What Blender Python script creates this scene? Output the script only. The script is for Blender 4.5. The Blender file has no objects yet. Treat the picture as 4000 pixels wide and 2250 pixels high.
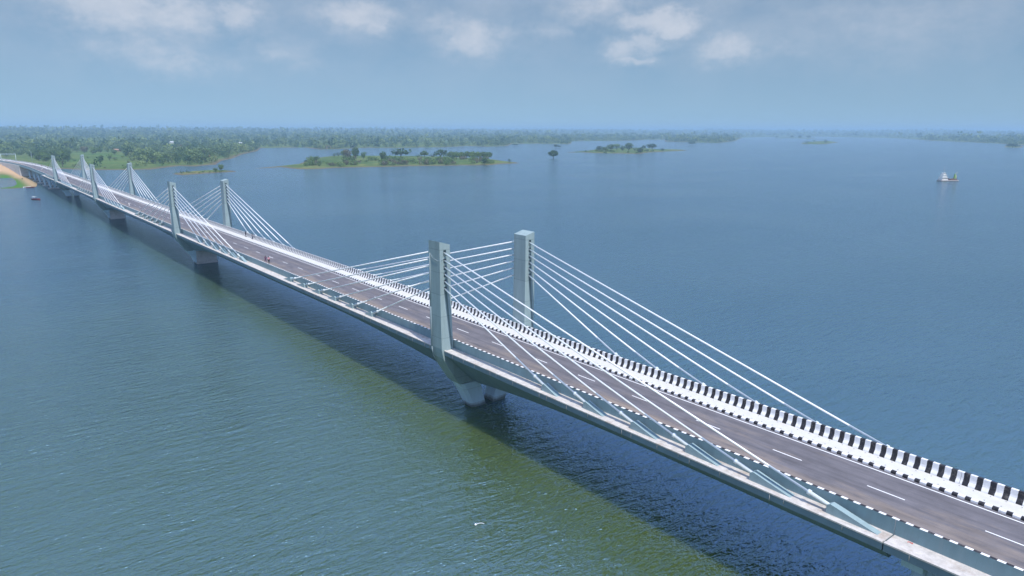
import bpy, bmesh, math, random
import numpy as np
from mathutils import Matrix, Vector

random.seed(7); rng = np.random.default_rng(7)
sc = bpy.context.scene
col = sc.collection

# ------------------------------------------------------------------ camera
# world: X = across the bridge (0 on the road's centre line), Y = along it, Z = 0 at the water
H0 = 9.6                                  # road surface above the water
CAM = Vector((-59.2, 0.0, 39.6))
PITCH = math.atan(615 / 2775.0); ROLL = math.radians(0.11)
HD = Vector((0.62002, 0.78458, 0)); RT = Vector((0.78458, -0.62002, 0)); UPZ = Vector((0, 0, 1))
fw = HD * math.cos(PITCH) - UPZ * math.sin(PITCH)
up = HD * math.sin(PITCH) + UPZ * math.cos(PITCH)
r2 = RT * math.cos(ROLL) + up * math.sin(ROLL)
u2 = up * math.cos(ROLL) - RT * math.sin(ROLL)
cam = bpy.data.cameras.new('camera'); co = bpy.data.objects.new('camera', cam); col.objects.link(co)
co.matrix_world = Matrix(((r2.x, u2.x, -fw.x, CAM.x), (r2.y, u2.y, -fw.y, CAM.y), (r2.z, u2.z, -fw.z, CAM.z), (0, 0, 0, 1)))
cam.sensor_width = 36; cam.lens = 2775 / 4000 * 36; cam.clip_start = 0.5; cam.clip_end = 60000
sc.camera = co

def ray(px, py):                          # photograph pixel (4000 x 2250) -> direction in the world
    a, b = (px - 2000) / 2775, -(py - 1125) / 2775
    return r2 * a + u2 * b + fw
def at(px, py, z=0.0):                    # the point at height z seen at that pixel
    d = ray(px, py); t = (z - CAM.z) / d.z
    return CAM + d * t

# ------------------------------------------------------------------ light, sky, exposure
SUN_EL, SUN_AZ = math.radians(60), math.radians(190)      # azimuth clockwise from +Y, where the sun stands
sdir = Vector((math.sin(SUN_AZ) * math.cos(SUN_EL), math.cos(SUN_AZ) * math.cos(SUN_EL), math.sin(SUN_EL)))
sl = bpy.data.lights.new('sun', 'SUN'); sl.energy = 3.7; sl.angle = math.radians(0.55); sl.color = (1.0, 0.955, 0.89)
so = bpy.data.objects.new('sun', sl); col.objects.link(so); so.location = (0, 0, 300)
so.rotation_euler = sdir.to_track_quat('Z', 'Y').to_euler()

world = bpy.data.worlds.new('World'); sc.world = world; world.use_nodes = True
nt = world.node_tree; nt.nodes.clear()
def N(t, typ, **kw):
    n = t.nodes.new(typ)
    for k, v in kw.items():
        if k == 'inp':
            for i, val in v.items(): n.inputs[i].default_value = val
        else: setattr(n, k, v)
    return n
def M_(t, op, a, b=None, c=None, clamp=False):
    n = t.nodes.new('ShaderNodeMath'); n.operation = op; n.use_clamp = clamp
    for i, v in enumerate((a, b, c)):
        if v is None: continue
        if isinstance(v, (int, float)): n.inputs[i].default_value = v
        else: t.links.new(v, n.inputs[i])
    return n.outputs[0]
SKY_STRENGTH = 0.1
sky = N(nt, 'ShaderNodeTexSky', sky_type='NISHITA', sun_disc=False, sun_elevation=SUN_EL, sun_rotation=SUN_AZ,
        altitude=250, air_density=1.0, dust_density=0.6, ozone_density=3.0)
tcw = N(nt, 'ShaderNodeTexCoord')
# thick summer air: the band next to the horizon has the same blue as the sky a few degrees up
sv = N(nt, 'ShaderNodeSeparateXYZ'); nt.links.new(tcw.outputs['Generated'], sv.inputs[0])
cv = N(nt, 'ShaderNodeCombineXYZ'); nt.links.new(sv.outputs[0], cv.inputs[0]); nt.links.new(sv.outputs[1], cv.inputs[1])
nt.links.new(M_(nt, 'ADD', M_(nt, 'MULTIPLY', M_(nt, 'MAXIMUM', sv.outputs[2], 0.0), 0.82), 0.135), cv.inputs[2])
nrm = N(nt, 'ShaderNodeVectorMath', operation='NORMALIZE'); nt.links.new(cv.outputs[0], nrm.inputs[0]); nt.links.new(nrm.outputs[0], sky.inputs[0])
sep = N(nt, 'ShaderNodeSeparateXYZ'); nt.links.new(tcw.outputs['Generated'], sep.inputs[0])
az0 = M_(nt, 'ARCTAN2', sep.outputs[0], sep.outputs[1])
el0 = M_(nt, 'ARCSINE', sep.outputs[2])
cmb = N(nt, 'ShaderNodeCombineXYZ'); nt.links.new(az0, cmb.inputs[0])
nt.links.new(M_(nt, 'MULTIPLY', el0, 1.45), cmb.inputs[1])
nz1 = N(nt, 'ShaderNodeTexNoise', inp={'Scale': 34.0, 'Detail': 7.0, 'Roughness': 0.58}); nt.links.new(cmb.outputs[0], nz1.inputs['Vector'])
nz2 = N(nt, 'ShaderNodeTexNoise', inp={'Scale': 9.0, 'Detail': 7.0, 'Roughness': 0.55}); nt.links.new(cmb.outputs[0], nz2.inputs['Vector'])
sc1 = N(nt, 'ShaderNodeSeparateColor'); nt.links.new(nz1.outputs['Color'], sc1.inputs[0])
az = M_(nt, 'ADD', az0, M_(nt, 'MULTIPLY', M_(nt, 'SUBTRACT', sc1.outputs[0], 0.5), 0.055))
el = M_(nt, 'ADD', el0, M_(nt, 'MULTIPLY', M_(nt, 'SUBTRACT', sc1.outputs[1], 0.5), 0.035))
# cumulus heaps: (x, y, half width, half height, strength), as bearings read off the photograph
blobs = [(440, 20, 150, 60, .8), (700, 60, 120, 50, .7), (930, 60, 70, 40, .75), (560, 190, 110, 40, .55), (680, 245, 110, 35, .6),
         (850, 255, 90, 26, .4), (370, 185, 80, 40, .4), (1400, 60, 110, 45, .75), (1480, 95, 45, 30, .7), (1850, 155, 90, 50, .75),
         (1750, 95, 100, 30, .5), (1080, 205, 110, 30, .4), (1190, 245, 70, 26, .35), (2330, 25, 120, 55, .55), (2570, 85, 110, 30, .9),
         (2630, 115, 45, 22, 1.0), (2430, 190, 55, 30, .75), (2470, 235, 70, 18, .7), (2530, 165, 55, 40, .7), (2840, 190, 85, 40, .7),
         (2150, 120, 65, 30, .4), (3050, 190, 95, 22, .35), (3500, 100, 260, 80, .3), (3420, 240, 130, 45, .2)]
acc = None
for bx, by, sx, sy, st in blobs:
    d = ray(bx, by).normalized()
    a_, e_ = math.atan2(d.x, d.y), math.asin(d.z)
    qa = M_(nt, 'MULTIPLY', M_(nt, 'SUBTRACT', az, a_), 2775 / sx * 0.62)
    qe = M_(nt, 'MULTIPLY', M_(nt, 'SUBTRACT', el, e_), 2775 / sy * 0.64)
    rr = M_(nt, 'ADD', M_(nt, 'MULTIPLY', qa, qa), M_(nt, 'MULTIPLY', qe, qe))
    g = M_(nt, 'MULTIPLY', M_(nt, 'EXPONENT', M_(nt, 'MULTIPLY', rr, -1.0)), st)
    acc = g if acc is None else M_(nt, 'MAXIMUM', acc, g)
nz3 = N(nt, 'ShaderNodeTexNoise', inp={'Scale': 46.0, 'Detail': 8.0, 'Roughness': 0.6}); nt.links.new(cmb.outputs[0], nz3.inputs['Vector'])
thr = M_(nt, 'ADD', acc, M_(nt, 'MULTIPLY', M_(nt, 'SUBTRACT', nz3.outputs['Fac'], 0.48), 1.25))
tex = N(nt, 'ShaderNodeMapRange', interpolation_type='SMOOTHSTEP', inp={1: -0.15, 2: 1.05, 3: 0.0, 4: 1.0}); nt.links.new(thr, tex.inputs[0])
heap = M_(nt, 'MULTIPLY', tex.outputs[0], M_(nt, 'MINIMUM', M_(nt, 'MULTIPLY', acc, 1.7), 1.0), clamp=True)
veil = N(nt, 'ShaderNodeMapRange', inp={1: 0.34, 2: 0.70, 3: 0.05, 4: 0.30}); nt.links.new(nz2.outputs['Fac'], veil.inputs[0])
elr = N(nt, 'ShaderNodeMapRange', inp={1: 0.02, 2: 0.16, 3: 0.0, 4: 1.0}); nt.links.new(el0, elr.inputs[0])
cl = M_(nt, 'ADD', M_(nt, 'MULTIPLY', heap, 0.47), M_(nt, 'MULTIPLY', veil.outputs[0], elr.outputs[0]), clamp=True)
tint = N(nt, 'ShaderNodeMix', data_type='RGBA', blend_type='MULTIPLY', inp={0: 1.0, 7: (0.95, 0.97, 0.89, 1)})
nt.links.new(sky.outputs[0], tint.inputs[6])
# added bright blue in the unseen higher sky, to lift shade and lake reflections
hi = N(nt, 'ShaderNodeMapRange', inp={1: 0.16, 2: 0.38, 3: 0.0, 4: 0.78}); nt.links.new(el0, hi.inputs[0])
mixh = N(nt, 'ShaderNodeMix', data_type='RGBA', inp={7: (4.4, 6.4, 11.8, 1)})
nt.links.new(hi.outputs[0], mixh.inputs[0]); nt.links.new(tint.outputs[2], mixh.inputs[6])
mixc = N(nt, 'ShaderNodeMix', data_type='RGBA', inp={7: (6.3, 6.4, 6.9, 1)})
nt.links.new(cl, mixc.inputs[0]); nt.links.new(mixh.outputs[2], mixc.inputs[6])
bg = N(nt, 'ShaderNodeBackground', inp={'Strength': SKY_STRENGTH}); nt.links.new(mixc.outputs[2], bg.inputs[0])
wo = N(nt, 'ShaderNodeOutputWorld'); nt.links.new(bg.outputs[0], wo.inputs[0])

vs = sc.view_settings
vs.view_transform = 'Standard'; vs.look = 'None'; vs.exposure = 0.27; vs.gamma = 1.0; vs.use_curve_mapping = False
sc.cycles.use_denoising = True
sc.cycles.max_bounces = 6; sc.cycles.volume_bounces = 0; sc.cycles.transparent_max_bounces = 8
sc.cycles.sample_clamp_direct = 1.8; sc.cycles.sample_clamp_indirect = 4
sc.cycles.caustics_reflective = False; sc.cycles.caustics_refractive = False

# ------------------------------------------------------------------ helpers
def tag(o, label=None, cat=None, group=None, kind=None):
    if label: o['label'] = label
    if cat: o['category'] = cat
    if group: o['group'] = group
    if kind: o['kind'] = kind
    return o
def empty(name, loc=(0, 0, 0), rz=0.0):
    o = bpy.data.objects.new(name, None); o.empty_display_size = 0.5; col.objects.link(o)
    o.location = loc; o.rotation_euler = (0, 0, rz); return o
class MB:                                  # collects shapes, becomes ONE mesh object
    def __init__(s): s.v = []; s.f = []; s.m = []; s.sm = []
    def add(s, vs_, fs_, mi=0, smooth=False):
        b = len(s.v); s.v += [tuple(p) for p in vs_]
        s.f += [tuple(b + i for i in f) for f in fs_]; s.m += [mi] * len(fs_); s.sm += [smooth] * len(fs_)
        return s
    def box(s, x0, x1, y0, y1, z0, z1, mi=0):
        return s.add([(x0, y0, z0), (x1, y0, z0), (x1, y1, z0), (x0, y1, z0), (x0, y0, z1), (x1, y0, z1), (x1, y1, z1), (x0, y1, z1)],
                     [(0, 3, 2, 1), (4, 5, 6, 7), (0, 1, 5, 4), (1, 2, 6, 5), (2, 3, 7, 6), (3, 0, 4, 7)], mi)
    def loft(s, rings, mi=0, smooth=False, caps=True, fm=None):
        b = len(s.v); n = len(rings[0]); s.v += [tuple(p) for r in rings for p in r]
        for k in range(len(rings) - 1):
            for i in range(n):
                j = (i + 1) % n
                s.f.append((b + k * n + i, b + k * n + j, b + (k + 1) * n + j, b + (k + 1) * n + i))
                s.m.append(fm[i] if fm else mi); s.sm.append(smooth)
        if caps:
            s.f.append(tuple(b + i for i in reversed(range(n)))); s.m.append(mi); s.sm.append(False)
            s.f.append(tuple(b + (len(rings) - 1) * n + i for i in range(n))); s.m.append(mi); s.sm.append(False)
        return s
    def tube(s, p, q, r, r1=None, n=8, mi=0, smooth=True):
        p, q = Vector(p), Vector(q); d = (q - p).normalized()
        a = d.orthogonal().normalized(); b = d.cross(a); r1 = r if r1 is None else r1
        ring = lambda c, rad: [c + (a * math.cos(t) + b * math.sin(t)) * rad for t in [2 * math.pi * i / n for i in range(n)]]
        return s.loft([ring(p, r), ring(q, r1)], mi, smooth)
    def path(s, pts, r, n=6, mi=0):
        for a, b in zip(pts[:-1], pts[1:]): s.tube(a, b, r, n=n, mi=mi)
        return s
    def build(s, name, mats, parent=None, fix=True):
        me = bpy.data.meshes.new(name); me.from_pydata(s.v, [], s.f)
        for m in (mats if isinstance(mats, (list, tuple)) else [mats]): me.materials.append(m)
        me.polygons.foreach_set('material_index', s.m); me.polygons.foreach_set('use_smooth', s.sm)
        if fix:
            bm = bmesh.new(); bm.from_mesh(me); bmesh.ops.recalc_face_normals(bm, faces=bm.faces); bm.to_mesh(me); bm.free()
        me.update()
        o = bpy.data.objects.new(name, me); col.objects.link(o)
        if parent: o.parent = parent
        return o
def big_mesh(name, V, F, mats, smooth=False, attr=None):   # numpy arrays -> mesh
    me = bpy.data.meshes.new(name); k = F.shape[1]
    me.vertices.add(len(V)); me.vertices.foreach_set('co', np.ascontiguousarray(V, dtype=np.float32).ravel())
    me.loops.add(F.size); me.loops.foreach_set('vertex_index', np.ascontiguousarray(F, dtype=np.int32).ravel())
    me.polygons.add(len(F)); me.polygons.foreach_set('loop_start', np.arange(len(F), dtype=np.int32) * k)
    me.polygons.foreach_set('use_smooth', np.full(len(F), smooth))
    me.update(calc_edges=True)
    for m in mats: me.materials.append(m)
    if attr:
        for an, av in attr.items():
            a = me.attributes.new(an, 'FLOAT', 'POINT'); a.data.foreach_set('value', np.ascontiguousarray(av, dtype=np.float32))
    o = bpy.data.objects.new(name, me); col.objects.link(o); return o
def copy_tree(o, parent=None):
    c = o.copy(); col.objects.link(c)
    if parent: c.parent = parent
    for ch in list(o.children): copy_tree(ch, c)
    return c

# ------------------------------------------------------------------ materials
def mat(name, c, rough=0.7, var=0.12, scale=1.0, c2=None, spots=0.0, spec=0.3, bump=0.0, streak=False, joints=0.0, wet=False):
    m = bpy.data.materials.new(name); m.use_nodes = True; t = m.node_tree
    b = t.nodes['Principled BSDF']; b.inputs['Roughness'].default_value = rough; b.inputs['Specular IOR Level'].default_value = spec
    geo = N(t, 'ShaderNodeTexCoord')
    mp = N(t, 'ShaderNodeMapping'); t.links.new(geo.outputs['Object'], mp.inputs[0])
    if streak: mp.inputs['Scale'].default_value = (1, 1, 0.12)
    n1 = N(t, 'ShaderNodeTexNoise', inp={'Scale': 0.9 * scale, 'Detail': 8.0, 'Roughness': 0.65}); t.links.new(mp.outputs[0], n1.inputs['Vector'])
    mr = N(t, 'ShaderNodeMapRange', inp={1: 0.3, 2: 0.7, 3: 1 - var, 4: 1 + var}); t.links.new(n1.outputs['Fac'], mr.inputs[0])
    mx = N(t, 'ShaderNodeMix', data_type='RGBA', blend_type='MULTIPLY', inp={0: 1.0, 6: (*c, 1)})
    t.links.new(mr.outputs[0], mx.inputs[7]); out = mx.outputs[2]
    if c2:
        n2 = N(t, 'ShaderNodeTexNoise', inp={'Scale': 0.35 * scale, 'Detail': 9.0, 'Roughness': 0.7}); t.links.new(mp.outputs[0], n2.inputs['Vector'])
        m2 = N(t, 'ShaderNodeMapRange', inp={1: 0.52, 2: 0.72, 3: 0.0, 4: spots}); t.links.new(n2.outputs['Fac'], m2.inputs[0])
        mx2 = N(t, 'ShaderNodeMix', data_type='RGBA', inp={7: (*c2, 1)}); t.links.new(m2.outputs[0], mx2.inputs[0]); t.links.new(out, mx2.inputs[6]); out = mx2.outputs[2]
    if joints:                              # formwork joints
        sz = N(t, 'ShaderNodeSeparateXYZ'); t.links.new(geo.outputs['Object'], sz.inputs[0])
        fr = M_(t, 'FRACT', M_(t, 'DIVIDE', M_(t, 'ADD', sz.outputs[2], 100.2), joints)); lvl = N(t, 'ShaderNodeTexWhiteNoise', noise_dimensions='1D')
        t.links.new(M_(t, 'FLOOR', M_(t, 'DIVIDE', M_(t, 'ADD', sz.outputs[2], 100.2), joints)), lvl.inputs['W'])
        k = M_(t, 'SUBTRACT', M_(t, 'ADD', 0.94, M_(t, 'MULTIPLY', lvl.outputs[0], 0.1)), M_(t, 'MULTIPLY', M_(t, 'LESS_THAN', fr, 0.09 / joints), 0.22))
        mj = N(t, 'ShaderNodeMix', data_type='RGBA', blend_type='MULTIPLY', inp={0: 1.0}); t.links.new(out, mj.inputs[6]); t.links.new(k, mj.inputs[7]); out = mj.outputs[2]
    if wet:                                 # dark tide mark at the waterline
        sz = N(t, 'ShaderNodeSeparateXYZ'); t.links.new(geo.outputs['Object'], sz.inputs[0])
        wz = N(t, 'ShaderNodeMapRange', inp={1: 0.25, 2: 0.75, 3: 0.85, 4: 0.0}); t.links.new(M_(t, 'ADD', sz.outputs[2], M_(t, 'MULTIPLY', M_(t, 'SUBTRACT', n1.outputs['Fac'], 0.5), 0.9)), wz.inputs[0])
        mw = N(t, 'ShaderNodeMix', data_type='RGBA', inp={7: (0.10, 0.105, 0.085, 1)}); t.links.new(wz.outputs[0], mw.inputs[0]); t.links.new(out, mw.inputs[6]); out = mw.outputs[2]
    t.links.new(out, b.inputs['Base Color'])
    if bump:
        bp = N(t, 'ShaderNodeBump', inp={'Strength': bump, 'Distance': 0.02}); t.links.new(n1.outputs['Fac'], bp.inputs['Height']); t.links.new(bp.outputs[0], b.inputs['Normal'])
    return m
MT = {}
MT['pylon'] = mat('painted_concrete', (0.285, 0.375, 0.39), 0.75, 0.14, 1.1, (0.22, 0.27, 0.27), 0.7, streak=True, joints=3.1)
MT['pier'] = mat('pier_concrete', (0.50, 0.65, 0.76), 0.65, 0.12, 0.6, (0.42, 0.50, 0.53), 0.7, streak=True, joints=2.4, wet=True)
MT['girder'] = mat('teal_concrete', (0.165, 0.235, 0.275), 0.65, 0.14, 0.5, (0.15, 0.19, 0.20), 0.6, streak=True)
MT['barrier'] = mat('teal_barrier', (0.17, 0.26, 0.29), 0.6, 0.12, 1.2, (0.24, 0.27, 0.28), 0.4, streak=True)
MT['block'] = mat('anchor_paint', (0.265, 0.36, 0.38), 0.6, 0.10, 2.0)
MT['pier_raw'] = mat('raw_concrete', (0.52, 0.49, 0.48), 0.8, 0.2, 1.0, (0.22, 0.2, 0.19), 0.6)
MT['strip'] = mat('pale_concrete', (0.52, 0.49, 0.46), 0.85, 0.22, 2.0, (0.32, 0.24, 0.18), 0.7)
MT['white'] = mat('white_paint', (0.84, 0.84, 0.83), 0.5, 0.07, 2.0)
MT['walk'] = mat('cream_paving', (0.57, 0.565, 0.545), 0.7, 0.06, 1.5, (0.50, 0.43, 0.34), 0.35)
MT['black'] = mat('black_paint', (0.02, 0.02, 0.024), 0.5, 0.2, 2.0)
MT['cable'] = mat('cable_sheath', (0.86, 0.87, 0.88), 0.45, 0.03)
MT['pipe'] = mat('guide_pipe', (0.42, 0.50, 0.54), 0.5, 0.08)
MT['anchor_pipe'] = mat('anchor_pipe_paint', (0.62, 0.68, 0.71), 0.5, 0.06)
MT['collar'] = mat('collar_steel', (0.30, 0.37, 0.42), 0.5, 0.08)
MT['dark'] = mat('dark_recess', (0.06, 0.08, 0.085), 0.8, 0.1)
MT['red'] = mat('red_paint', (0.55, 0.06, 0.05), 0.6, 0.1)

def stripes(name, duty=0.54, period=1.0, white=(0.78, 0.78, 0.78), black=(0.022, 0.021, 0.026)):
    m = bpy.data.materials.new(name); m.use_nodes = True; t = m.node_tree; b = t.nodes['Principled BSDF']
    b.inputs['Roughness'].default_value = 0.55; b.inputs['Specular IOR Level'].default_value = 0.3
    tc = N(t, 'ShaderNodeTexCoord'); sp = N(t, 'ShaderNodeSeparateXYZ'); t.links.new(tc.outputs['Object'], sp.inputs[0])
    wn = N(t, 'ShaderNodeTexNoise', inp={'Scale': 3.0, 'Detail': 3.0}); t.links.new(tc.outputs['Object'], wn.inputs['Vector'])
    yy = M_(t, 'ADD', sp.outputs[1], M_(t, 'MULTIPLY', M_(t, 'SUBTRACT', wn.outputs['Fac'], 0.5), 0.05))
    fr = M_(t, 'FRACT', M_(t, 'DIVIDE', M_(t, 'ADD', yy, 1000.0), period))
    k = M_(t, 'LESS_THAN', fr, duty)
    n1 = N(t, 'ShaderNodeTexNoise', inp={'Scale': 1.6, 'Detail': 8.0, 'Roughness': 0.7}); t.links.new(tc.outputs['Object'], n1.inputs['Vector'])
    mr = N(t, 'ShaderNodeMapRange', inp={1: 0.3, 2: 0.7, 3: 0.88, 4: 1.06}); t.links.new(n1.outputs['Fac'], mr.inputs[0])
    mx = N(t, 'ShaderNodeMix', data_type='RGBA', inp={6: (*black, 1), 7: (*white, 1)}); t.links.new(k, mx.inputs[0])
    m2 = N(t, 'ShaderNodeMix', data_type='RGBA', blend_type='MULTIPLY', inp={0: 1.0}); t.links.new(mx.outputs[2], m2.inputs[6]); t.links.new(mr.outputs[0], m2.inputs[7])
    n5 = N(t, 'ShaderNodeTexNoise', inp={'Scale': 2.6, 'Detail': 9.0, 'Roughness': 0.75}); t.links.new(tc.outputs['Object'], n5.inputs['Vector'])
    gr = N(t, 'ShaderNodeMapRange', inp={1: 0.52, 2: 0.70, 3: 0.0, 4: 0.38}); t.links.new(n5.outputs['Fac'], gr.inputs[0])
    m5 = N(t, 'ShaderNodeMix', data_type='RGBA', inp={7: (0.34, 0.31, 0.27, 1)}); t.links.new(gr.outputs[0], m5.inputs[0]); t.links.new(m2.outputs[2], m5.inputs[6])
    t.links.new(m5.outputs[2], b.inputs['Base Color']); return m
MT['stripe'] = stripes('barrier_stripes', 0.53)
MT['kerb'] = stripes('kerb_stripes', 0.55)

def asphalt():
    m = bpy.data.materials.new('asphalt'); m.use_nodes = True; t = m.node_tree; b = t.nodes['Principled BSDF']
    b.inputs['Roughness'].default_value = 0.85; b.inputs['Specular IOR Level'].default_value = 0.25
    tc = N(t, 'ShaderNodeTexCoord'); sp = N(t, 'ShaderNodeSeparateXYZ'); t.links.new(tc.outputs['Object'], sp.inputs[0])
    mp = N(t, 'ShaderNodeMapping'); mp.inputs['Scale'].default_value = (1.0, 0.16, 1.0); t.links.new(tc.outputs['Object'], mp.inputs[0])
    n1 = N(t, 'ShaderNodeTexNoise', inp={'Scale': 1.4, 'Detail': 8.0, 'Roughness': 0.7}); t.links.new(mp.outputs[0], n1.inputs['Vector'])
    mr = N(t, 'ShaderNodeMapRange', inp={1: 0.25, 2: 0.75, 3: 0.72, 4: 1.28}); t.links.new(n1.outputs['Fac'], mr.inputs[0])
    base = N(t, 'ShaderNodeMix', data_type='RGBA', blend_type='MULTIPLY', inp={0: 1.0, 6: (0.134, 0.127, 0.140, 1)}); t.links.new(mr.outputs[0], base.inputs[7])
    # tan dust blown along the kerbs, worn tracks
    n2 = N(t, 'ShaderNodeTexNoise', inp={'Scale': 0.55, 'Detail': 9.0, 'Roughness': 0.72}); t.links.new(mp.outputs[0], n2.inputs['Vector'])
    ed = N(t, 'ShaderNodeMapRange', inp={1: -4.1, 2: -1.2, 3: 0.42, 4: -0.14}); t.links.new(sp.outputs[0], ed.inputs[0])
    m2 = N(t, 'ShaderNodeMapRange', inp={1: 0.46, 2: 0.76, 3: 0.0, 4: 0.85}); t.links.new(M_(t, 'ADD', n2.outputs['Fac'], M_(t, 'MULTIPLY', ed.outputs[0], 0.5)), m2.inputs[0])
    mx = N(t, 'ShaderNodeMix', data_type='RGBA', inp={7: (0.30, 0.24, 0.19, 1)}); t.links.new(m2.outputs[0], mx.inputs[0]); t.links.new(base.outputs[2], mx.inputs[6])
    t.links.new(mx.outputs[2], b.inputs['Base Color'])
    # oil darkened wheel tracks and patchy wear
    tk = M_(t, 'ABSOLUTE', M_(t, 'SUBTRACT', M_(t, 'ABSOLUTE', M_(t, 'SUBTRACT', M_(t, 'ABSOLUTE', sp.outputs[0]), 1.75)), 0.85))
    tm_ = N(t, 'ShaderNodeMapRange', inp={1: 0.0, 2: 0.35, 3: 0.84, 4: 1.0}); t.links.new(tk, tm_.inputs[0])
    n4 = N(t, 'ShaderNodeTexNoise', inp={'Scale': 0.30, 'Detail': 8.0, 'Roughness': 0.75}); t.links.new(tc.outputs['Object'], n4.inputs['Vector'])
    p4 = N(t, 'ShaderNodeMapRange', inp={1: 0.3, 2: 0.7, 3: 0.84, 4: 1.16}); t.links.new(n4.outputs['Fac'], p4.inputs[0])
    mz = N(t, 'ShaderNodeMix', data_type='RGBA', blend_type='MULTIPLY', inp={0: 1.0}); t.links.new(mx.outputs[2], mz.inputs[6]); t.links.new(M_(t, 'MULTIPLY', tm_.outputs[0], p4.outputs[0]), mz.inputs[7])
    t.links.new(mz.outputs[2], b.inputs['Base Color'])
    n3 = N(t, 'ShaderNodeTexNoise', inp={'Scale': 40.0, 'Detail': 2.0}); t.links.new(tc.outputs['Object'], n3.inputs['Vector'])
    bp = N(t, 'ShaderNodeBump', inp={'Strength': 0.3, 'Distance': 0.01}); t.links.new(n3.outputs['Fac'], bp.inputs['Height']); t.links.new(bp.outputs[0], b.inputs['Normal'])
    return m
MT['asphalt'] = asphalt()

def water_mat():
    m = bpy.data.materials.new('lake_water'); m.use_nodes = True; t = m.node_tree; b = t.nodes['Principled BSDF']
    b.inputs['Base Color'].default_value = (0.058, 0.092, 0.022, 1); b.inputs['Roughness'].default_value = 0.14
    b.inputs['IOR'].default_value = 2.1; b.inputs['Specular IOR Level'].default_value = 1.0; b.inputs['Specular Tint'].default_value = (0.32, 0.60, 1.0, 1)
    tc = N(t, 'ShaderNodeTexCoord')
    def layer(ang, sx, sy, scale, detail, rough=0.55, dist=0.4):
        mp = N(t, 'ShaderNodeMapping'); mp.inputs['Rotation'].default_value = (0, 0, math.radians(ang)); mp.inputs['Scale'].default_value = (sx, sy, 1)
        t.links.new(tc.outputs['Object'], mp.inputs[0])
        n = N(t, 'ShaderNodeTexNoise', inp={'Scale': scale, 'Detail': detail, 'Roughness': rough, 'Distortion': dist}); t.links.new(mp.outputs[0], n.inputs['Vector'])
        return n.outputs['Fac']
    b.inputs['Subsurface Weight'].default_value = 1.0; b.inputs['Subsurface Scale'].default_value = 2.6; b.inputs['Subsurface Radius'].default_value = (0.8, 1.0, 0.6)
    b.subsurface_method = 'BURLEY'
    a = layer(-48, 0.26, 1.0, 0.95, 3.0)         # open water on the near side: crests near 48 deg
    c = layer(-100, 0.28, 1.0, 0.90, 3.0)        # along the bridge and beyond it: crests near 100 deg
    f = layer(-75, 0.5, 1.0, 2.9, 2.0)           # small chop
    g = layer(-20, 0.8, 1.0, 0.012, 4.0, 0.6)    # wind patches
    big = layer(-60, 0.35, 1.0, 0.09, 2.0)
    # painted into the body colour: green near side, blue beyond for missing sky reflection
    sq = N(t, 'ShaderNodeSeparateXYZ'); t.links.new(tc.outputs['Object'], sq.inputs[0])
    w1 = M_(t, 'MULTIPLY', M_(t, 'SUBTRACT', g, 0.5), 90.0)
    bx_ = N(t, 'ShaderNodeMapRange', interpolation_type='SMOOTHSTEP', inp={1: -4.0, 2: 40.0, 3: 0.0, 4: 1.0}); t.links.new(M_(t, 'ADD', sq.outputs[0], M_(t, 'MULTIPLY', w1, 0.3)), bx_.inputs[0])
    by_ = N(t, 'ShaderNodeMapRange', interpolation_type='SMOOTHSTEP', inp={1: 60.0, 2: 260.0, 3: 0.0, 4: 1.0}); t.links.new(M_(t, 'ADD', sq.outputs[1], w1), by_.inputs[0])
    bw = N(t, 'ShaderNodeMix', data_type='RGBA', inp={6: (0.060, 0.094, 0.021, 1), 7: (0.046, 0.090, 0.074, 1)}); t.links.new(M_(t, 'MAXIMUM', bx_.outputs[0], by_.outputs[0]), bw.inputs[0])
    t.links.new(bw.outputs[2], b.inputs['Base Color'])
    wp = N(t, 'ShaderNodeMapRange', inp={1: 0.33, 2: 0.67, 3: 0.55, 4: 1.45}); t.links.new(g, wp.inputs[0])
    sx_ = N(t, 'ShaderNodeSeparateXYZ'); t.links.new(tc.outputs['Object'], sx_.inputs[0])
    lee = N(t, 'ShaderNodeMapRange', interpolation_type='SMOOTHSTEP', inp={1: -36.0, 2: -16.0, 3: 0.0, 4: 1.0})
    t.links.new(M_(t, 'ADD', sx_.outputs[0], M_(t, 'MULTIPLY', M_(t, 'SUBTRACT', g, 0.5), 60.0)), lee.inputs[0])
    wa = M_(t, 'SUBTRACT', 1.0, M_(t, 'MULTIPLY', lee.outputs[0], 0.8)); wc = M_(t, 'ADD', 0.35, M_(t, 'MULTIPLY', lee.outputs[0], 1.15))
    h = M_(t, 'ADD', M_(t, 'ADD', M_(t, 'MULTIPLY', a, wa), M_(t, 'MULTIPLY', c, wc)), M_(t, 'ADD', M_(t, 'MULTIPLY', f, 0.55), M_(t, 'MULTIPLY', big, 1.0)))
    bp = N(t, 'ShaderNodeBump', inp={'Strength': 1.0, 'Distance': 0.45})
    t.links.new(M_(t, 'MULTIPLY', h, wp.outputs[0]), bp.inputs['Height']); t.links.new(bp.outputs[0], b.inputs['Normal'])
    return m
MT['water'] = water_mat()

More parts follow.
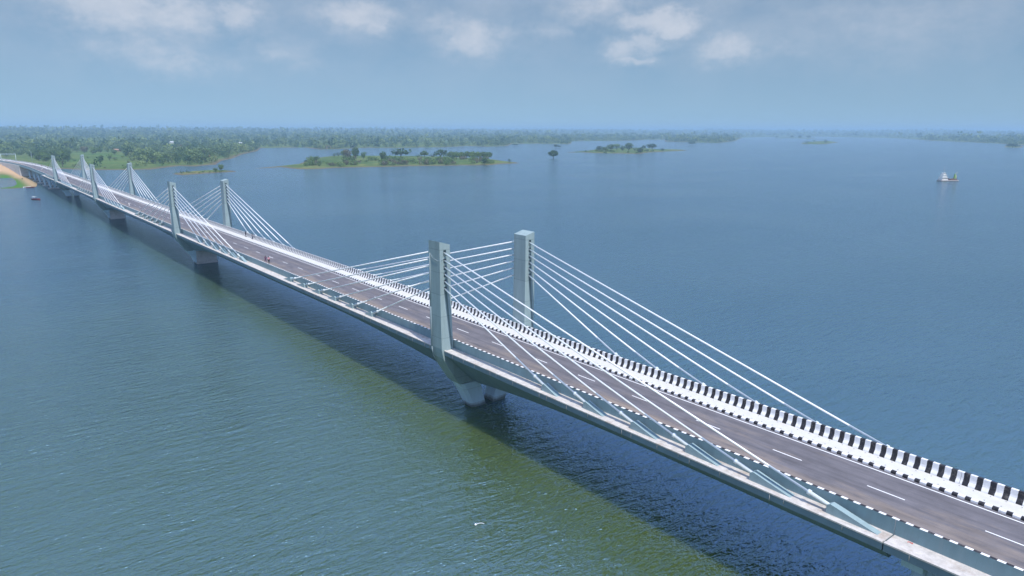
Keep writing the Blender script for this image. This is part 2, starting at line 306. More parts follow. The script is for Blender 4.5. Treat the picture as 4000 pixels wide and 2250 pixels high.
def land_mat():
    m = bpy.data.materials.new('grassy_land'); m.use_nodes = True; t = m.node_tree; b = t.nodes['Principled BSDF']
    b.inputs['Roughness'].default_value = 0.95; b.inputs['Specular IOR Level'].default_value = 0.1
    tc = N(t, 'ShaderNodeTexCoord')
    n1 = N(t, 'ShaderNodeTexNoise', inp={'Scale': 0.02, 'Detail': 10.0, 'Roughness': 0.75}); t.links.new(tc.outputs['Object'], n1.inputs['Vector'])
    rp = N(t, 'ShaderNodeValToRGB'); t.links.new(n1.outputs['Fac'], rp.inputs[0]); e = rp.color_ramp.elements
    e[0].position = 0.30; e[0].color = (0.030, 0.070, 0.018, 1); e[1].position = 0.72; e[1].color = (0.26, 0.19, 0.085, 1)
    x = e.new(0.45); x.color = (0.065, 0.115, 0.026, 1); x = e.new(0.58); x.color = (0.125, 0.160, 0.045, 1)
    n2 = N(t, 'ShaderNodeTexNoise', inp={'Scale': 0.2, 'Detail': 6.0, 'Roughness': 0.7}); t.links.new(tc.outputs['Object'], n2.inputs['Vector'])
    mr = N(t, 'ShaderNodeMapRange', inp={1: 0.3, 2: 0.7, 3: 0.65, 4: 1.3}); t.links.new(n2.outputs['Fac'], mr.inputs[0])
    mx = N(t, 'ShaderNodeMix', data_type='RGBA', blend_type='MULTIPLY', inp={0: 1.0}); t.links.new(rp.outputs[0], mx.inputs[6]); t.links.new(mr.outputs[0], mx.inputs[7])
    at_ = N(t, 'ShaderNodeAttribute', attribute_name='shore')            # bare mud where the lake has drawn back
    m1 = N(t, 'ShaderNodeMix', data_type='RGBA', inp={7: (0.14, 0.105, 0.068, 1)}); t.links.new(at_.outputs['Fac'], m1.inputs[0]); t.links.new(mx.outputs[2], m1.inputs[6])
    sa = N(t, 'ShaderNodeAttribute', attribute_name='sand')
    m2 = N(t, 'ShaderNodeMix', data_type='RGBA', inp={7: (0.50, 0.34, 0.20, 1)}); t.links.new(sa.outputs['Fac'], m2.inputs[0]); t.links.new(m1.outputs[2], m2.inputs[6])
    ga = N(t, 'ShaderNodeAttribute', attribute_name='green')
    m3 = N(t, 'ShaderNodeMix', data_type='RGBA', inp={7: (0.065, 0.17, 0.02, 1)}); t.links.new(ga.outputs['Fac'], m3.inputs[0]); t.links.new(m2.outputs[2], m3.inputs[6])
    t.links.new(m3.outputs[2], b.inputs['Base Color']); return m
MT['land'] = land_mat()

def leaf_mat(name, c1, c2, use_attr=True):
    m = bpy.data.materials.new(name); m.use_nodes = True; t = m.node_tree; b = t.nodes['Principled BSDF']
    b.inputs['Roughness'].default_value = 0.8; b.inputs['Specular IOR Level'].default_value = 0.15
    mx = N(t, 'ShaderNodeMix', data_type='RGBA', inp={6: (*c1, 1), 7: (*c2, 1)})
    if use_attr:
        a = N(t, 'ShaderNodeAttribute', attribute_name='tint'); t.links.new(a.outputs['Fac'], mx.inputs[0])
    else:
        oi = N(t, 'ShaderNodeObjectInfo'); tc = N(t, 'ShaderNodeTexCoord')
        n = N(t, 'ShaderNodeTexNoise', inp={'Scale': 1.6, 'Detail': 3.0}); t.links.new(tc.outputs['Object'], n.inputs['Vector'])
        t.links.new(M_(t, 'ADD', M_(t, 'MULTIPLY', oi.outputs['Random'], 0.6), M_(t, 'MULTIPLY', n.outputs['Fac'], 0.45)), mx.inputs[0])
    t.links.new(mx.outputs[2], b.inputs['Base Color'])
    tr = N(t, 'ShaderNodeBsdfTranslucent'); t.links.new(mx.outputs[2], tr.inputs[0])
    ms = N(t, 'ShaderNodeMixShader', inp={0: 0.25}); t.links.new(b.outputs[0], ms.inputs[1]); t.links.new(tr.outputs[0], ms.inputs[2])
    t.links.new(ms.outputs[0], t.nodes['Material Output'].inputs[0]); return m
MT['leaf'] = leaf_mat('leaves', (0.065, 0.125, 0.040), (0.135, 0.205, 0.062), False)
MT['leaf_dark'] = leaf_mat('dark_leaves', (0.034, 0.076, 0.036), (0.068, 0.125, 0.050), False)
MT['leaf_pale'] = leaf_mat('pale_leaves', (0.14, 0.135, 0.075), (0.20, 0.19, 0.12), False)
MT['leaf_light'] = leaf_mat('light_leaves', (0.105, 0.185, 0.045), (0.17, 0.245, 0.075), False)
MT['forest'] = leaf_mat('woodland_leaves', (0.046, 0.105, 0.045), (0.24, 0.31, 0.115), True)
MT['bark'] = mat('bark', (0.13, 0.10, 0.075), 0.9, 0.3, 2.0)

# ------------------------------------------------------------------ lake
xs = np.array([-30000, -2000, -600, -200, 200, 600, 2000, 30000.0])
me_ = MB(); n_ = len(xs)
me_.add([(x, y, 0) for y in xs for x in xs], [(j * n_ + i, j * n_ + i + 1, (j + 1) * n_ + i + 1, (j + 1) * n_ + i) for j in range(n_ - 1) for i in range(n_ - 1)])
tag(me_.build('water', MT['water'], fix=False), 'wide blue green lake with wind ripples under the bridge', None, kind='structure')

# ------------------------------------------------------------------ bridge
PYL = [81.5, 226.3, 366.4, 505.0]          # pylon pairs along Y
Y_START, Y_JOINT, Y_END_STAY, Y_ABUT, Y_END = -70.0, 20.2, 578.0, 740.0, 1010.0
def off(y): return -3.3e-4 * max(0.0, y - 662.0) ** 2
def ys_(a, b, step=6.0):
    n = max(1, int(round((b - a) / step))); return [a + (b - a) * i / n for i in range(n + 1)]
def sweep(mb, prof, a, b, mi=0, step=6.0, fm=None, smooth=False):
    mb.loft([[(w + off(y), y, H0 + z) for w, z in prof] for y in ys_(a, b, step)], mi, smooth, True, fm); return mb
bridge = empty('cable_stayed_bridge')
tag(bridge, 'long grey green cable stayed road bridge with four pairs of short pylons crossing the lake', 'bridge')

def deep(y):                               # girder depth, deeper over each pier
    d = min(abs(y - p) for p in PYL); t = max(0.0, 1 - max(0.0, d - 2.5) / 34.0); return 1.85 + 3.45 * t ** 1.8
g = MB(); rings = []
for y in sorted(set(ys_(Y_JOINT + 0.05, Y_END_STAY, 3.0) + PYL)):
    d = deep(y); b_ = 7.45 - (d - 0.75) * 0.93
    rings.append([(x + off(y), y, H0 + z) for x, z in [(-7.9, -0.03), (-7.9, -0.62), (-7.5, -0.80), (-b_, -d), (b_, -d), (7.5, -0.80), (7.9, -0.62), (7.9, -0.03)]])
g.loft(rings); g.build('deck_girder', MT['girder'], bridge)
for a, b, hw in ((Y_START, Y_JOINT - 0.05, 7.9), (Y_END_STAY + 0.05, Y_ABUT, 6.75)):
    sweep(MB(), [(-hw, -0.03), (-hw, -0.65), (-hw + 0.5, -0.85), (-4.6, -2.0), (4.6, -2.0), (hw - 0.5, -0.85), (hw, -0.65), (hw, -0.03)], a, b).build('approach_girder', MT['girder'], bridge)
# carriageway as one sheet, edge lines and dashes 4 mm above it
rd = sweep(MB(), [(-4.0, -0.02), (4.0, -0.02), (4.0, 0.0), (-4.0, 0.0)], Y_START, Y_END).build('road_surface', MT['asphalt'], bridge)
ln = MB()
def sheet(mb, x0, x1, a, b, z, mi=0, step=6.0):
    for p, q in zip(ys_(a, b, step)[:-1], ys_(a, b, step)[1:]):
        mb.add([(x0 + off(p), p, H0 + z), (x1 + off(p), p, H0 + z), (x1 + off(q), q, H0 + z), (x0 + off(q), q, H0 + z)], [(0, 1, 2, 3)], mi)
for s in (-1, 1):
    ln = MB(); sheet(ln, s * 3.56 - 0.065, s * 3.56 + 0.065, Y_START, Y_END, 0.004); ln.build('edge_line', MT['white'], rd, fix=False)
y = 76.6 - 9.07 * 9; k = 0; ln = MB()
while y < Y_END - 5:
    sheet(ln, -0.06, 0.06, y + random.uniform(-.15, .15), y + 3.0, 0.004, step=3.0); y += 9.07; k += 1
    if k <= 90: ln.build('centre_dash', MT['white'], rd, fix=False); ln = MB()
tag(ln.build('centre_dash', MT['white'], rd, fix=False), kind='stuff')
for s in (-1, 1):
    # kerb with painted blocks, paved walk, parapet
    kp = [(s * 3.98, -0.02), (s * 3.99, 0.17), (s * 4.05, 0.235), (s * 4.13, 0.26), (s * 4.26, 0.26), (s * 4.28, -0.02)]
    sweep(MB(), kp, Y_START, Y_END).build('kerb', MT['kerb'], bridge)
    wk = sweep(MB(), [(s * 4.27, -0.02), (s * 4.27, 0.225), (s * 6.06, 0.245), (s * 6.06, -0.02)], Y_START, Y_END).build('walkway', MT['walk'], bridge)
    if s > 0:
        y = 12.0
        while y < 64:
            for xx in (4.62, 5.75):
                if random.random() < 0.9:
                    px_, py_ = xx + random.uniform(-.05, .05), y + random.uniform(-.1, .1)
                    MB().add([(px_ + 0.055 * math.cos(k), py_ + 0.055 * math.sin(k), H0 + 0.25) for k in [i * math.pi / 3 for i in range(6)]], [tuple(range(6))]).build('drain_hole', MT['dark'], wk, fix=False)
            y += 1.15
    ib = 6.05 if s > 0 else 5.55; d_ = ib - 6.05
    pr = [(s * (6.05 + d_), 0.0), (s * (6.05 + d_), 0.30), (s * (6.09 + d_), 0.40), (s * (6.25 + d_), 0.62), (s * (6.30 + d_), 0.80), (s * (6.33 + d_), 1.28), (s * (6.60 + d_), 1.28), (s * (6.66 + d_), -0.04)]
    fm = [0, 0, 0, 0, 0, 0, 1, 1]
    a = Y_START
    cuts = [Y_JOINT] + [Y_ABUT]
    for c in cuts + [Y_END]:
        sweep(MB(), pr, a + 0.02, c - 0.02, 0, 6.0, fm).build('crash_barrier', [MT['stripe'], MT['barrier']], bridge); a = c
    # anchor strip outside the parapet with its raised outer lip
    x0, x1 = s * (6.66 + d_) , s * 7.92
    jt = MB()
    for a, b in ((Y_START, Y_JOINT - 0.06), (Y_JOINT + 0.06, Y_END_STAY)):
        sweep(jt, [(x0 + s * 0.003, -0.028), (x0 + s * 0.003, 0.05), (s * 7.60, 0.035), (s * 7.60, -0.028)], a, b)
        jt.build('anchor_strip', MT['strip'], bridge); jt = MB()
        sweep(jt, [(s * 7.66, -0.028), (s * 7.66, 0.11), (s * 7.96, 0.09), (s * 7.96, -0.028)], a, b)
        jt.build('edge_kerb', MT['strip'], bridge); jt = MB()
    # drain stubs on the fascia
    y = 12.0
    while y < 130 and s < 0:
        if abs(y - 81.5) > 2: MB().tube((s * 7.93, y, H0 + 0.02), (s * 7.93, y, H0 - random.uniform(.35, .7)), 0.025, n=6).build('drain_pipe', MT['strip'], bridge)
        y += random.choice([1.3, 2.6, 3.4, 5.0])
# expansion joints across the deck
MB().box(-3.95, 3.95, Y_JOINT - 0.04, Y_JOINT + 0.04, H0 + 0.001, H0 + 0.003).build('expansion_joint', MT['asphalt'], bridge)

# pylons: near side built as sections from the pier up, the far side mirrored, the slots alike
SLOT_Z = [13.72, 12.70, 11.78, 10.82, 9.82, 8.80]
ANCH = [21.4 + 7.0 * k for k in range(6)]          # distance of the six anchors from the pylon axis (nearest first)
def ring_(c, d, r, n=8):
    a = d.orthogonal().normalized(); b = d.cross(a)
    return [c + (a * math.cos(t) + b * math.sin(t)) * r for t in [2 * math.pi * i / n for i in range(n)]]
def pylon(yp, s, kind):
    xo, xi = 8.33, 6.66
    secs = [(15.12, xo, xi, 1.38), (14.2, xo, xi, 1.38), (13.9, xo, xi, 1.38), (8.5, xo + .02, xi - .03, 1.39), (4.0, xo + .02, xi - .12, 1.41), (0.3, xo - .02, 6.42, 1.43),
            (-0.35, 8.22, 6.35, 1.43), (-1.2, 8.02, 5.9, 1.43), (-2.1, 7.54, 5.2, 1.43), (-3.1, 6.95, 4.2, 1.43), (-4.1, 6.33, 3.2, 1.43), (-5.0, 5.72, 2.3, 1.43), (-5.45, 5.35, 1.9, 1.40)]
    mb = MB(); rings = []
    for k, (z, wo_, wi, hy) in enumerate(secs):
        L, R = (-wo_, -wi) if s < 0 else (wi, wo_)
        if z > 14.0 or z < 0.0: dp = 0.0
        else: dp = 0.36 if z > 8.4 else 0.2
        f = min(1.0, max(0.0, (8.5 - z) / 8.2))
        ga = L + (R - L) * (0.36 + 0.42 * f); gb = L + (R - L) * (0.64 + 0.30 * f)
        zl = zr = z
        if k == 0:
            zl, zr = (15.35, 14.88) if s < 0 else (14.88, 15.35)
        zf = lambda x: zl + (zr - zl) * (x - L) / (R - L)
        y0, y1 = yp - hy, yp + hy
        pts = [(L, y0), (ga, y0), (ga, y0 + dp), (gb, y0 + dp), (gb, y0), (R, y0), (R, y1), (gb, y1), (gb, y1 - dp), (ga, y1 - dp), (ga, y1), (L, y1)]
        rings.append([(x, y, H0 + zf(x)) for x, y in pts])
    # close the top of the grooves with a step instead of a slope
    rings[2] = [(p[0], p[1], p[2] + 0.28) for p in rings[2]]
    fm = [0] * 12; fm[1] = fm[2] = fm[3] = fm[7] = fm[8] = fm[9] = 0
    mb.loft(rings, 0, False, True, fm)
    L = -xo if s < 0 else xi; ga, gb = L + (xo - xi) * 0.38, L + (xo - xi) * 0.62
    p = mb.build('pylon', [MT['pylon'], MT['dark']], bridge)
    for za, zb in zip(SLOT_Z[:-1], SLOT_Z[1:]):         # ledges between the cable openings
        for sg in (-1, 1):
            y0 = yp + sg * 1.38
            MB().box(ga - 0.02, gb + 0.02, min(y0 - sg * 0.42, y0 - sg * 0.03), max(y0 - sg * 0.42, y0 - sg * 0.03), H0 + (za + zb) / 2 - 0.2, H0 + (za + zb) / 2 + 0.12).build('ledge', MT['pylon'], p)
    if s < 0:
        cd = MB(); xs_ = -xo - 0.05
        cd.path([(xs_, yp + 1.05, H0 + 13.6), (xs_ - .02, yp + 1.08, H0 + 6), (xs_ + .02, yp + 1.08, H0 + .2), (-8.12, yp + 1.08, H0 - 1.2), (-7.62, yp + 1.08, H0 - 2.1)], 0.04, 6)
        cd.path([(xs_, yp + 1.05, H0 + 13.6), (xs_ - .03, yp + 0.2, H0 + 13.0), (xs_ - .03, yp - 1.0, H0 + 12.75), (xs_ + .2, yp - 1.42, H0 + 12.8), (-7.75, yp - 1.44, H0 + 13.1)], 0.022, 5)
        cd.build('conduit', MT['pipe'], p)
    xc = (ga + gb) / 2; xa = s * 6.88
    for sg in (-1, 1):
        for k in range(6):
            top = Vector((xc, yp + sg * 0.95, H0 + SLOT_Z[5 - k] + 0.12)); bot = Vector((xa, yp + sg * (ANCH[k] + 0.1), H0 + 0.62))
            d = (bot - top).normalized()
            c = MB().tube(top, bot, 0.098, n=8).build('stay_cable', MT['cable'], bridge)
            MB().loft([ring_(top, d, 0.14), ring_(top + d * 1.75, d, 0.14), ring_(top + d * 1.95, d, 0.1)], 0, True).build('saddle_pipe', MT['pipe'], c)
            MB().loft([ring_(bot + d * q, d, r_) for q, r_ in ((-5.6, .104), (-1.9, .112), (-1.89, .235), (-1.64, .235), (-1.63, .175), (0.3, .175))], 0, True).build('anchor_pipe', MT['anchor_pipe'], c)
            # concrete anchor block: steep face toward the pylon, top falling away along the cable, two ribs with a gutter
            ang = math.atan2(-d.z, abs(d.y)); Lb = 0.86 / math.tan(ang); yb = yp + sg * (ANCH[k] + 0.1); hw = 0.37 if k < 5 else 0.31
            g_ = 0.0 if k == 5 else 0.16
            def sec(q, h, gd): return [(xa + x, yb + sg * q, H0 + 0.05 + z) for x, z in ((-hw, -.02), (hw, -.02), (hw, h), (.17, h), (.16, max(h - gd, -.01)), (-.16, max(h - gd, -.01)), (-.17, h), (-hw, h))]
            MB().loft([sec(-0.06, 0.66, g_), sec(0.25, 0.86, g_), sec(0.8, 0.86 - 0.5 * math.tan(ang), g_), sec(Lb + 0.45, 0.0, 0.0)]).build('anchor_block', MT['block'], bridge)
    return p
def pier(yp, kind):
    mb = MB()
    if kind == 'legs':
        for s in (-1, 1):
            rr = []
            for z, xo, xi, ya, yb in ((-11.2, 3.0, .55, -1.25, 1.05), (-9.6, 3.12, .66, -1.28, 1.1), (-7.3, 4.15, 1.36, -1.36, 1.32), (-5.75, 5.0, 1.75, -1.42, 1.42), (-5.56, 5.15, 1.9, -1.42, 1.42)):
                rr.append([(s * xo, yp + ya + 0.32, H0 + z), (s * (xo - .45), yp + ya, H0 + z), (s * xi, yp + ya + 0.1, H0 + z), (s * xi, yp + yb, H0 + z), (s * (xo - .45), yp + yb, H0 + z), (s * xo, yp + yb - 0.32, H0 + z)])
            lg_ = MB().loft(rr).build('pier_leg', [MT['pier']], bridge)
            MB().box(min(s * 2.3, s * 4.8), max(s * 2.3, s * 4.8), yp - 1.15, yp + 1.15, H0 - 5.57, H0 - 5.29).build('bearing', MT['dark'], lg_)
    else:
        rr = [[(-w, yp - q, H0 + z), (w, yp - q, H0 + z), (w, yp + q, H0 + z), (-w, yp + q, H0 + z)] for z, w, q in ((-11.2, 3.0, 1.55), (-6.6, 3.12, 1.55), (-5.28, 3.7, 1.5))]
        mb.loft(rr); o = mb.build('pier', [MT['pier']], bridge)
        f = MB(); f.box(-2.95, 2.95, yp - 1.62, yp - 1.555, H0 - 9.3, H0 - 5.6)
        f.box(-3.1, 3.1, yp - 1.66, yp - 1.555, H0 - 9.75, H0 - 9.302); f.build('pier_face', MT['pier_raw'], o)
        for s in (-1, 1):
            hb = MB(); hb.loft([[(s * a, yp + q, H0 + z) for a, q in ((wo_, -1.42), (2.0, -1.42), (2.0, 1.42), (wo_, 1.42))] for z, wo_ in ((-9.7, 3.04), (-7.6, 3.75), (-6.4, 4.55), (-5.40, 5.30))])
            hb.build('haunch', MT['pier'], o)
for yp, kd in zip(PYL, ('legs', 'wall', 'wall', 'legs')):
    pylon(yp, -1, kd); pylon(yp, 1, kd); pier(yp, kd)
# columns and caps under the approaches
def bent(y, zb):
    o = off(y)
    p = MB().box(-5.2 + o, 5.2 + o, y - 0.8, y + 0.8, H0 - 2.75, H0 - 2.01).build('pier', MT['pier'], bridge)
    for x in (-3.6, -1.2, 1.2, 3.6): MB().tube((x + o, y, zb), (x + o, y, H0 - 2.74), 0.55, n=14).build('column', MT['pier'], p)
    MB().box(-5.0 + o, 5.0 + o, y - 1.6, y + 1.6, -1.2, 0.9).build('pile_cap', MT['pier_raw'], p)
for y in (Y_JOINT - 1.2, -28.0, 579.0, 612.0, 645.0, 678.0, 710.0): bent(y, -1.5)
# abutment and retaining wall of the far approach
ab = MB(); sweep(ab, [(-6.9, -0.04), (-6.9, -9.4), (6.9, -9.4), (6.9, -0.04)], Y_ABUT + 0.05, Y_END, step=8.0); ab.build('abutment', MT['pier_raw'], bridge)
# red survey mark and a dark drain on the strip
rm = MB()
def stroke(mb, pts, w, z):
    for (xa, ya), (xb, yb) in zip(pts[:-1], pts[1:]):
        dx, dy = xb - xa, yb - ya; L = math.hypot(dx, dy) or 1; nx, ny = -dy / L * w, dx / L * w
        mb.add([(xa - nx, ya - ny, z), (xb - nx, yb - ny, z), (xb + nx, yb + ny, z), (xa + nx, ya + ny, z)], [(0, 1, 2, 3)])
c0 = at(3556, 2120, H0 + 0.05)
stroke(rm, [(c0.x + .12 * a, c0.y + .16 * b) for a, b in ((-1, 0.8), (0.2, 1), (0.6, .4), (-.4, 0), (.5, -.2), (.6, -.9), (-.7, -1), (-.4, -.3))], 0.03, H0 + 0.062)
rm.build('survey_mark', MT['red'], bridge, fix=False)

# ------------------------------------------------------------------ land
def PX(pts): return [tuple(at(x, y, 0.0).xy) for x, y in pts]
main = [(-9000, 1500), (-900, 640), (-300, 640), (-120, 622), (-60, 614)] + PX([(0, 736), (40, 737), (70, 736), (105, 732), (128, 733), (141, 731), (145, 722)]) + [
    (-6, 640), (2, 720), (14, 790), (26, 845)] + PX([(236, 659), (304, 663), (400, 664), (497, 663.5), (590, 662), (640, 655), (699, 648), (760, 650), (800, 646), (842, 643), (864, 628),
    (911, 618), (945, 603), (1004, 590), (1019, 578), (1100, 577), (1190, 576), (1252, 584), (1300, 583), (1342, 581), (1440, 577), (1542, 578), (1640, 576), (1735, 575), (1828, 570),
    (1900, 573), (1983, 570), (2000, 562), (2100, 561), (2180, 563), (2230, 562.5), (2233, 551), (2435, 550), (2520, 546), (2597, 545), (2599, 553), (2700, 556), (2811, 558), (2870, 551), (2900, 537),
    (3000, 534.5), (3200, 533), (3340, 536), (3486, 539), (3541, 542), (3647, 550), (3728, 553), (3846, 558), (3940, 563), (4000, 567)]) + [(2700, 300), (4200, 350), (14000, 300), (15000, 15500), (-9000, 15500)]
isl = {'long': PX([(979, 659), (1040, 656), (1097, 652.5), (1140, 658), (1175, 661), (1246, 660), (1300, 656), (1345, 654.5), (1424, 653), (1520, 651), (1611, 648), (1700, 647.5), (1766, 646.5), (1906, 645), (1960, 640), (2030, 637.5),
                   (2012, 634), (1960, 628), (1921, 622), (1800, 617), (1673, 613), (1548, 612), (1424, 611), (1300, 609), (1240, 616), (1200, 627), (1170, 640), (1100, 648)]),
       'left': PX([(674, 680), (709, 684), (780, 679), (880, 672.5), (925, 670.5), (915, 668), (873, 664), (817, 667), (750, 671), (700, 674)]),
       'mid': PX([(2202, 596), (2271, 595), (2317, 597.5), (2410, 599.5), (2504, 601), (2519, 597), (2578, 593), (2681, 588), (2681, 586), (2600, 586), (2566, 583), (2480, 580), (2400, 580), (2320, 585), (2280, 591)]),
       'right': PX([(3126, 562), (3170, 563.5), (3225, 563), (3275, 556), (3240, 551), (3190, 553), (3140, 556)]),
       'lump': PX([(3920, 575), (3990, 577), (3998, 571), (3930, 570)]),
       'spit': PX([(3030, 539), (3180, 541), (3180, 539), (3030, 537.6)])}
pond = PX([(-60, 688), (0, 690), (30, 694), (46, 705), (50, 720), (36, 729), (0, 733), (-60, 735)])
def inside(P, poly):
    x, y = P[:, 0], P[:, 1]; r = np.zeros(len(P), bool); q = np.array(poly); j = len(q) - 1
    for i in range(len(q)):
        xi, yi, xj, yj = q[i, 0], q[i, 1], q[j, 0], q[j, 1]
        c = ((yi > y) != (yj > y)) & (x < (xj - xi) * (y - yi) / ((yj - yi) if yj != yi else 1e-9) + xi)
        r ^= c; j = i
    return r
def edist(P, poly):
    q = np.array(poly); d = np.full(len(P), 1e9)
    for a, b in zip(q, np.roll(q, -1, 0)):
        ab_ = b - a; L2 = max(1e-9, (ab_ ** 2).sum()); t = np.clip(((P - a) @ ab_) / L2, 0, 1)
        d = np.minimum(d, np.hypot(*(P - a - t[:, None] * ab_).T))
    return d
def fbm(P, s, seed, oct_=4):
    r = np.random.default_rng(seed); out = np.zeros(len(P)); amp = 1.0
    for o in range(oct_):
        for _ in range(3):
            a = r.uniform(0, 2 * math.pi); k = 2 * math.pi / s * 2 ** o * r.uniform(.7, 1.4)
            out += amp * np.sin(P[:, 0] * math.cos(a) * k + P[:, 1] * math.sin(a) * k + r.uniform(0, 6.3)) / 3
        amp *= 0.55
    return out
def height(P):
    h = np.full(len(P), -1.6); dm = np.where(inside(P, main), 1, -1) * edist(P, main)
    dm = dm + fbm(P, 60, 3) * np.clip(dm / 60, 0, 1) * 4
    up_ = np.clip((dm - 250) / 3600, 0, 1); up_ = up_ * up_ * (3 - 2 * up_)
    hm = np.clip(dm * 0.05, -1.6, 1.6) + up_ * (34 + 7 * fbm(P, 1500, 5)) + np.where(dm > 0, np.clip(dm / 200, 0, 1) * (1.2 + fbm(P, 300, 8)), 0)
    h = np.maximum(h, hm); shore = np.clip(1 - dm / 14, 0, 1) * (dm > -3)
    for k, poly in isl.items():
        d = np.where(inside(P, poly), 1, -1) * edist(P, poly)
        h = np.maximum(h, np.clip(d * 0.08, -1.6, 1.5) + np.clip(d / 40, 0, 1) * 1.0); shore = np.maximum(shore, np.clip(1 - d / 9, 0, 1) * (d > -3))
    dp = np.where(inside(P, pond), 1, -1) * edist(P, pond)
    h = np.where(dp > -12, np.minimum(h, np.clip(-dp * 0.08 - 0.2, -1.6, 9)), h)
    return h, dm, shore
# polar grid round the lake, fine near the shores
az_ = np.radians(np.concatenate([np.linspace(-40, -15, 40)[:-1], np.linspace(-15, 78, 560), np.linspace(78, 100, 30)[1:]]))
rr_ = np.concatenate([np.linspace(520, 1300, 190), np.geomspace(1305, 14000, 200)])
AZ, RR = np.meshgrid(az_, rr_); Pg = np.stack([CAM.x + np.sin(AZ).ravel() * RR.ravel(), CAM.y + np.cos(AZ).ravel() * RR.ravel()], 1)
hh, dmain, shore = height(Pg)
# soil ramp of the far approach: falls from the road to the tip of the bank
cy_ = Pg[:, 1]; cx_ = Pg[:, 0] - np.array([off(v) for v in np.clip(cy_, 0, 1200)])
ramp = np.clip(1 - (np.abs(cx_) - 6.9) / 26.0, 0, 1) * np.clip((cy_ - 735) / 105, 0, 1) * np.clip((1250 - cy_) / 120, 0, 1)
ramp *= 1 + 0.06 * fbm(Pg, 14, 77)
hh = np.maximum(hh, np.where(ramp > 0.001, 0.6 + ramp * (H0 - 2.2), -9))
sandz = PX([(-40, 640), (0, 640), (78, 655), (95, 688), (140, 716), (143, 727), (120, 730), (100, 718), (80, 702), (36, 690), (0, 684), (-40, 684)])
sand = np.clip(0.5 - np.where(inside(Pg, sandz), -1, 1) * edist(Pg, sandz) / 9, 0, 1); sand = np.maximum(sand, np.clip(ramp * 1.6, 0, 1) * (cx_ < 0)); shore = shore * (1 - sand)
greenz = PX([(0, 690), (40, 690), (82, 704), (103, 722), (96, 733), (0, 737)])
green = np.clip(0.5 - np.where(inside(Pg, greenz), -1, 1) * edist(Pg, greenz) / 6, 0, 1) * (1 - sand)
fieldz = PX([(250, 606), (360, 597), (482, 598), (486, 626), (520, 640), (560, 652), (500, 660), (250, 656)])
green = np.maximum(green, 0.30 * np.clip(0.5 - np.where(inside(Pg, fieldz), -1, 1) * edist(Pg, fieldz) / 30, 0, 1) * (0.5 + 0.5 * np.sin(fbm(Pg, 120, 11) * 3)))
na, nr = len(az_), len(rr_); I, J = np.meshgrid(np.arange(na - 1), np.arange(nr - 1)); k0 = (J * na + I).ravel()
terr = big_mesh('terrain', np.column_stack([Pg, hh]), np.stack([k0, k0 + 1, k0 + na + 1, k0 + na], 1)[:, ::-1], [MT['land']], True, {'shore': shore, 'sand': sand, 'green': green})
tag(terr, 'low green shore and islands round the lake', None, kind='structure')
def ground(x, y):
    h = height(np.array([[x, y]]))[0][0]; return float(h)

# ------------------------------------------------------------------ trees
def crown_arrays(nq, lobes, size, r):
    """leaf clumps spread through overlapping lobes; unit: crown about 1 wide"""
    lob = np.array(lobes); w = lob[:, 3] ** 2 * lob[:, 4]; pick = r.choice(len(lob), nq, p=w / w.sum()); L = lob[pick]
    d = r.normal(size=(nq, 3)); d /= np.linalg.norm(d, axis=1)[:, None]
    rad = r.uniform(0.35, 1.0, nq) ** 0.45
    c = L[:, :3] + d * rad[:, None] * np.stack([L[:, 3], L[:, 3], L[:, 4]], 1)
    n = d * 0.8 + r.normal(size=(nq, 3)) * 0.55; n /= np.linalg.norm(n, axis=1)[:, None]
    a = np.cross(n, r.normal(size=(nq, 3))); a /= np.linalg.norm(a, axis=1)[:, None]; b = np.cross(n, a)
    s = size * r.uniform(0.6, 1.35, nq)[:, None]
    V = np.stack([c - a * s - b * s * .7, c + a * s * .8 - b * s, c + a * s + b * s * .8, c - a * s * .7 + b * s], 1).reshape(-1, 3)
    F = np.arange(4 * nq).reshape(-1, 4); return V, F
def lobes_round(r, n=7):
    L = [(0, 0, .60, .32, .30), (.06, .05, .34, .30, .18), (-.12, -.06, .30, .22, .15)]
    for i in range(n):
        a = 2 * math.pi * i / n + r.uniform(-.3, .3); q = r.uniform(.2, .32); L.append((q * math.cos(a), q * math.sin(a), r.uniform(.42, .78), r.uniform(.14, .23), r.uniform(.12, .2)))
    return L
def lobes_umbrella(r, n=9):
    L = [(0, 0, .37, .30, .17), (0, 0, .27, .34, .08)]
    for i in range(n):
        a = 2 * math.pi * i / n + r.uniform(-.2, .2); q = r.uniform(.22, .36); L.append((q * math.cos(a), q * math.sin(a), .36 - .45 * (q - .2) + r.uniform(-.06, .06), r.uniform(.13, .19), r.uniform(.09, .14)))
    return L
def lobes_tall(r, n=7):
    return [(r.uniform(-.1, .1), r.uniform(-.1, .1), .35 + 1.15 * i / n, .32 * (1 - .55 * (i / n) ** 1.6), .2) for i in range(n)]
def lobes_shrub(r, n=6):
    return [(r.uniform(-.32, .32), r.uniform(-.32, .32), r.uniform(.12, .3), r.uniform(.16, .26), r.uniform(.12, .2)) for _ in range(n)]
def lobes_palm(r, n=10):
    L = []
    for i in range(n):
        a = 2 * math.pi * i / n
        for q, z in ((.15, 1.72), (.3, 1.7), (.42, 1.58)): L.append((q * math.cos(a), q * math.sin(a), z, .05, .04))
    return L
PROTO = {}
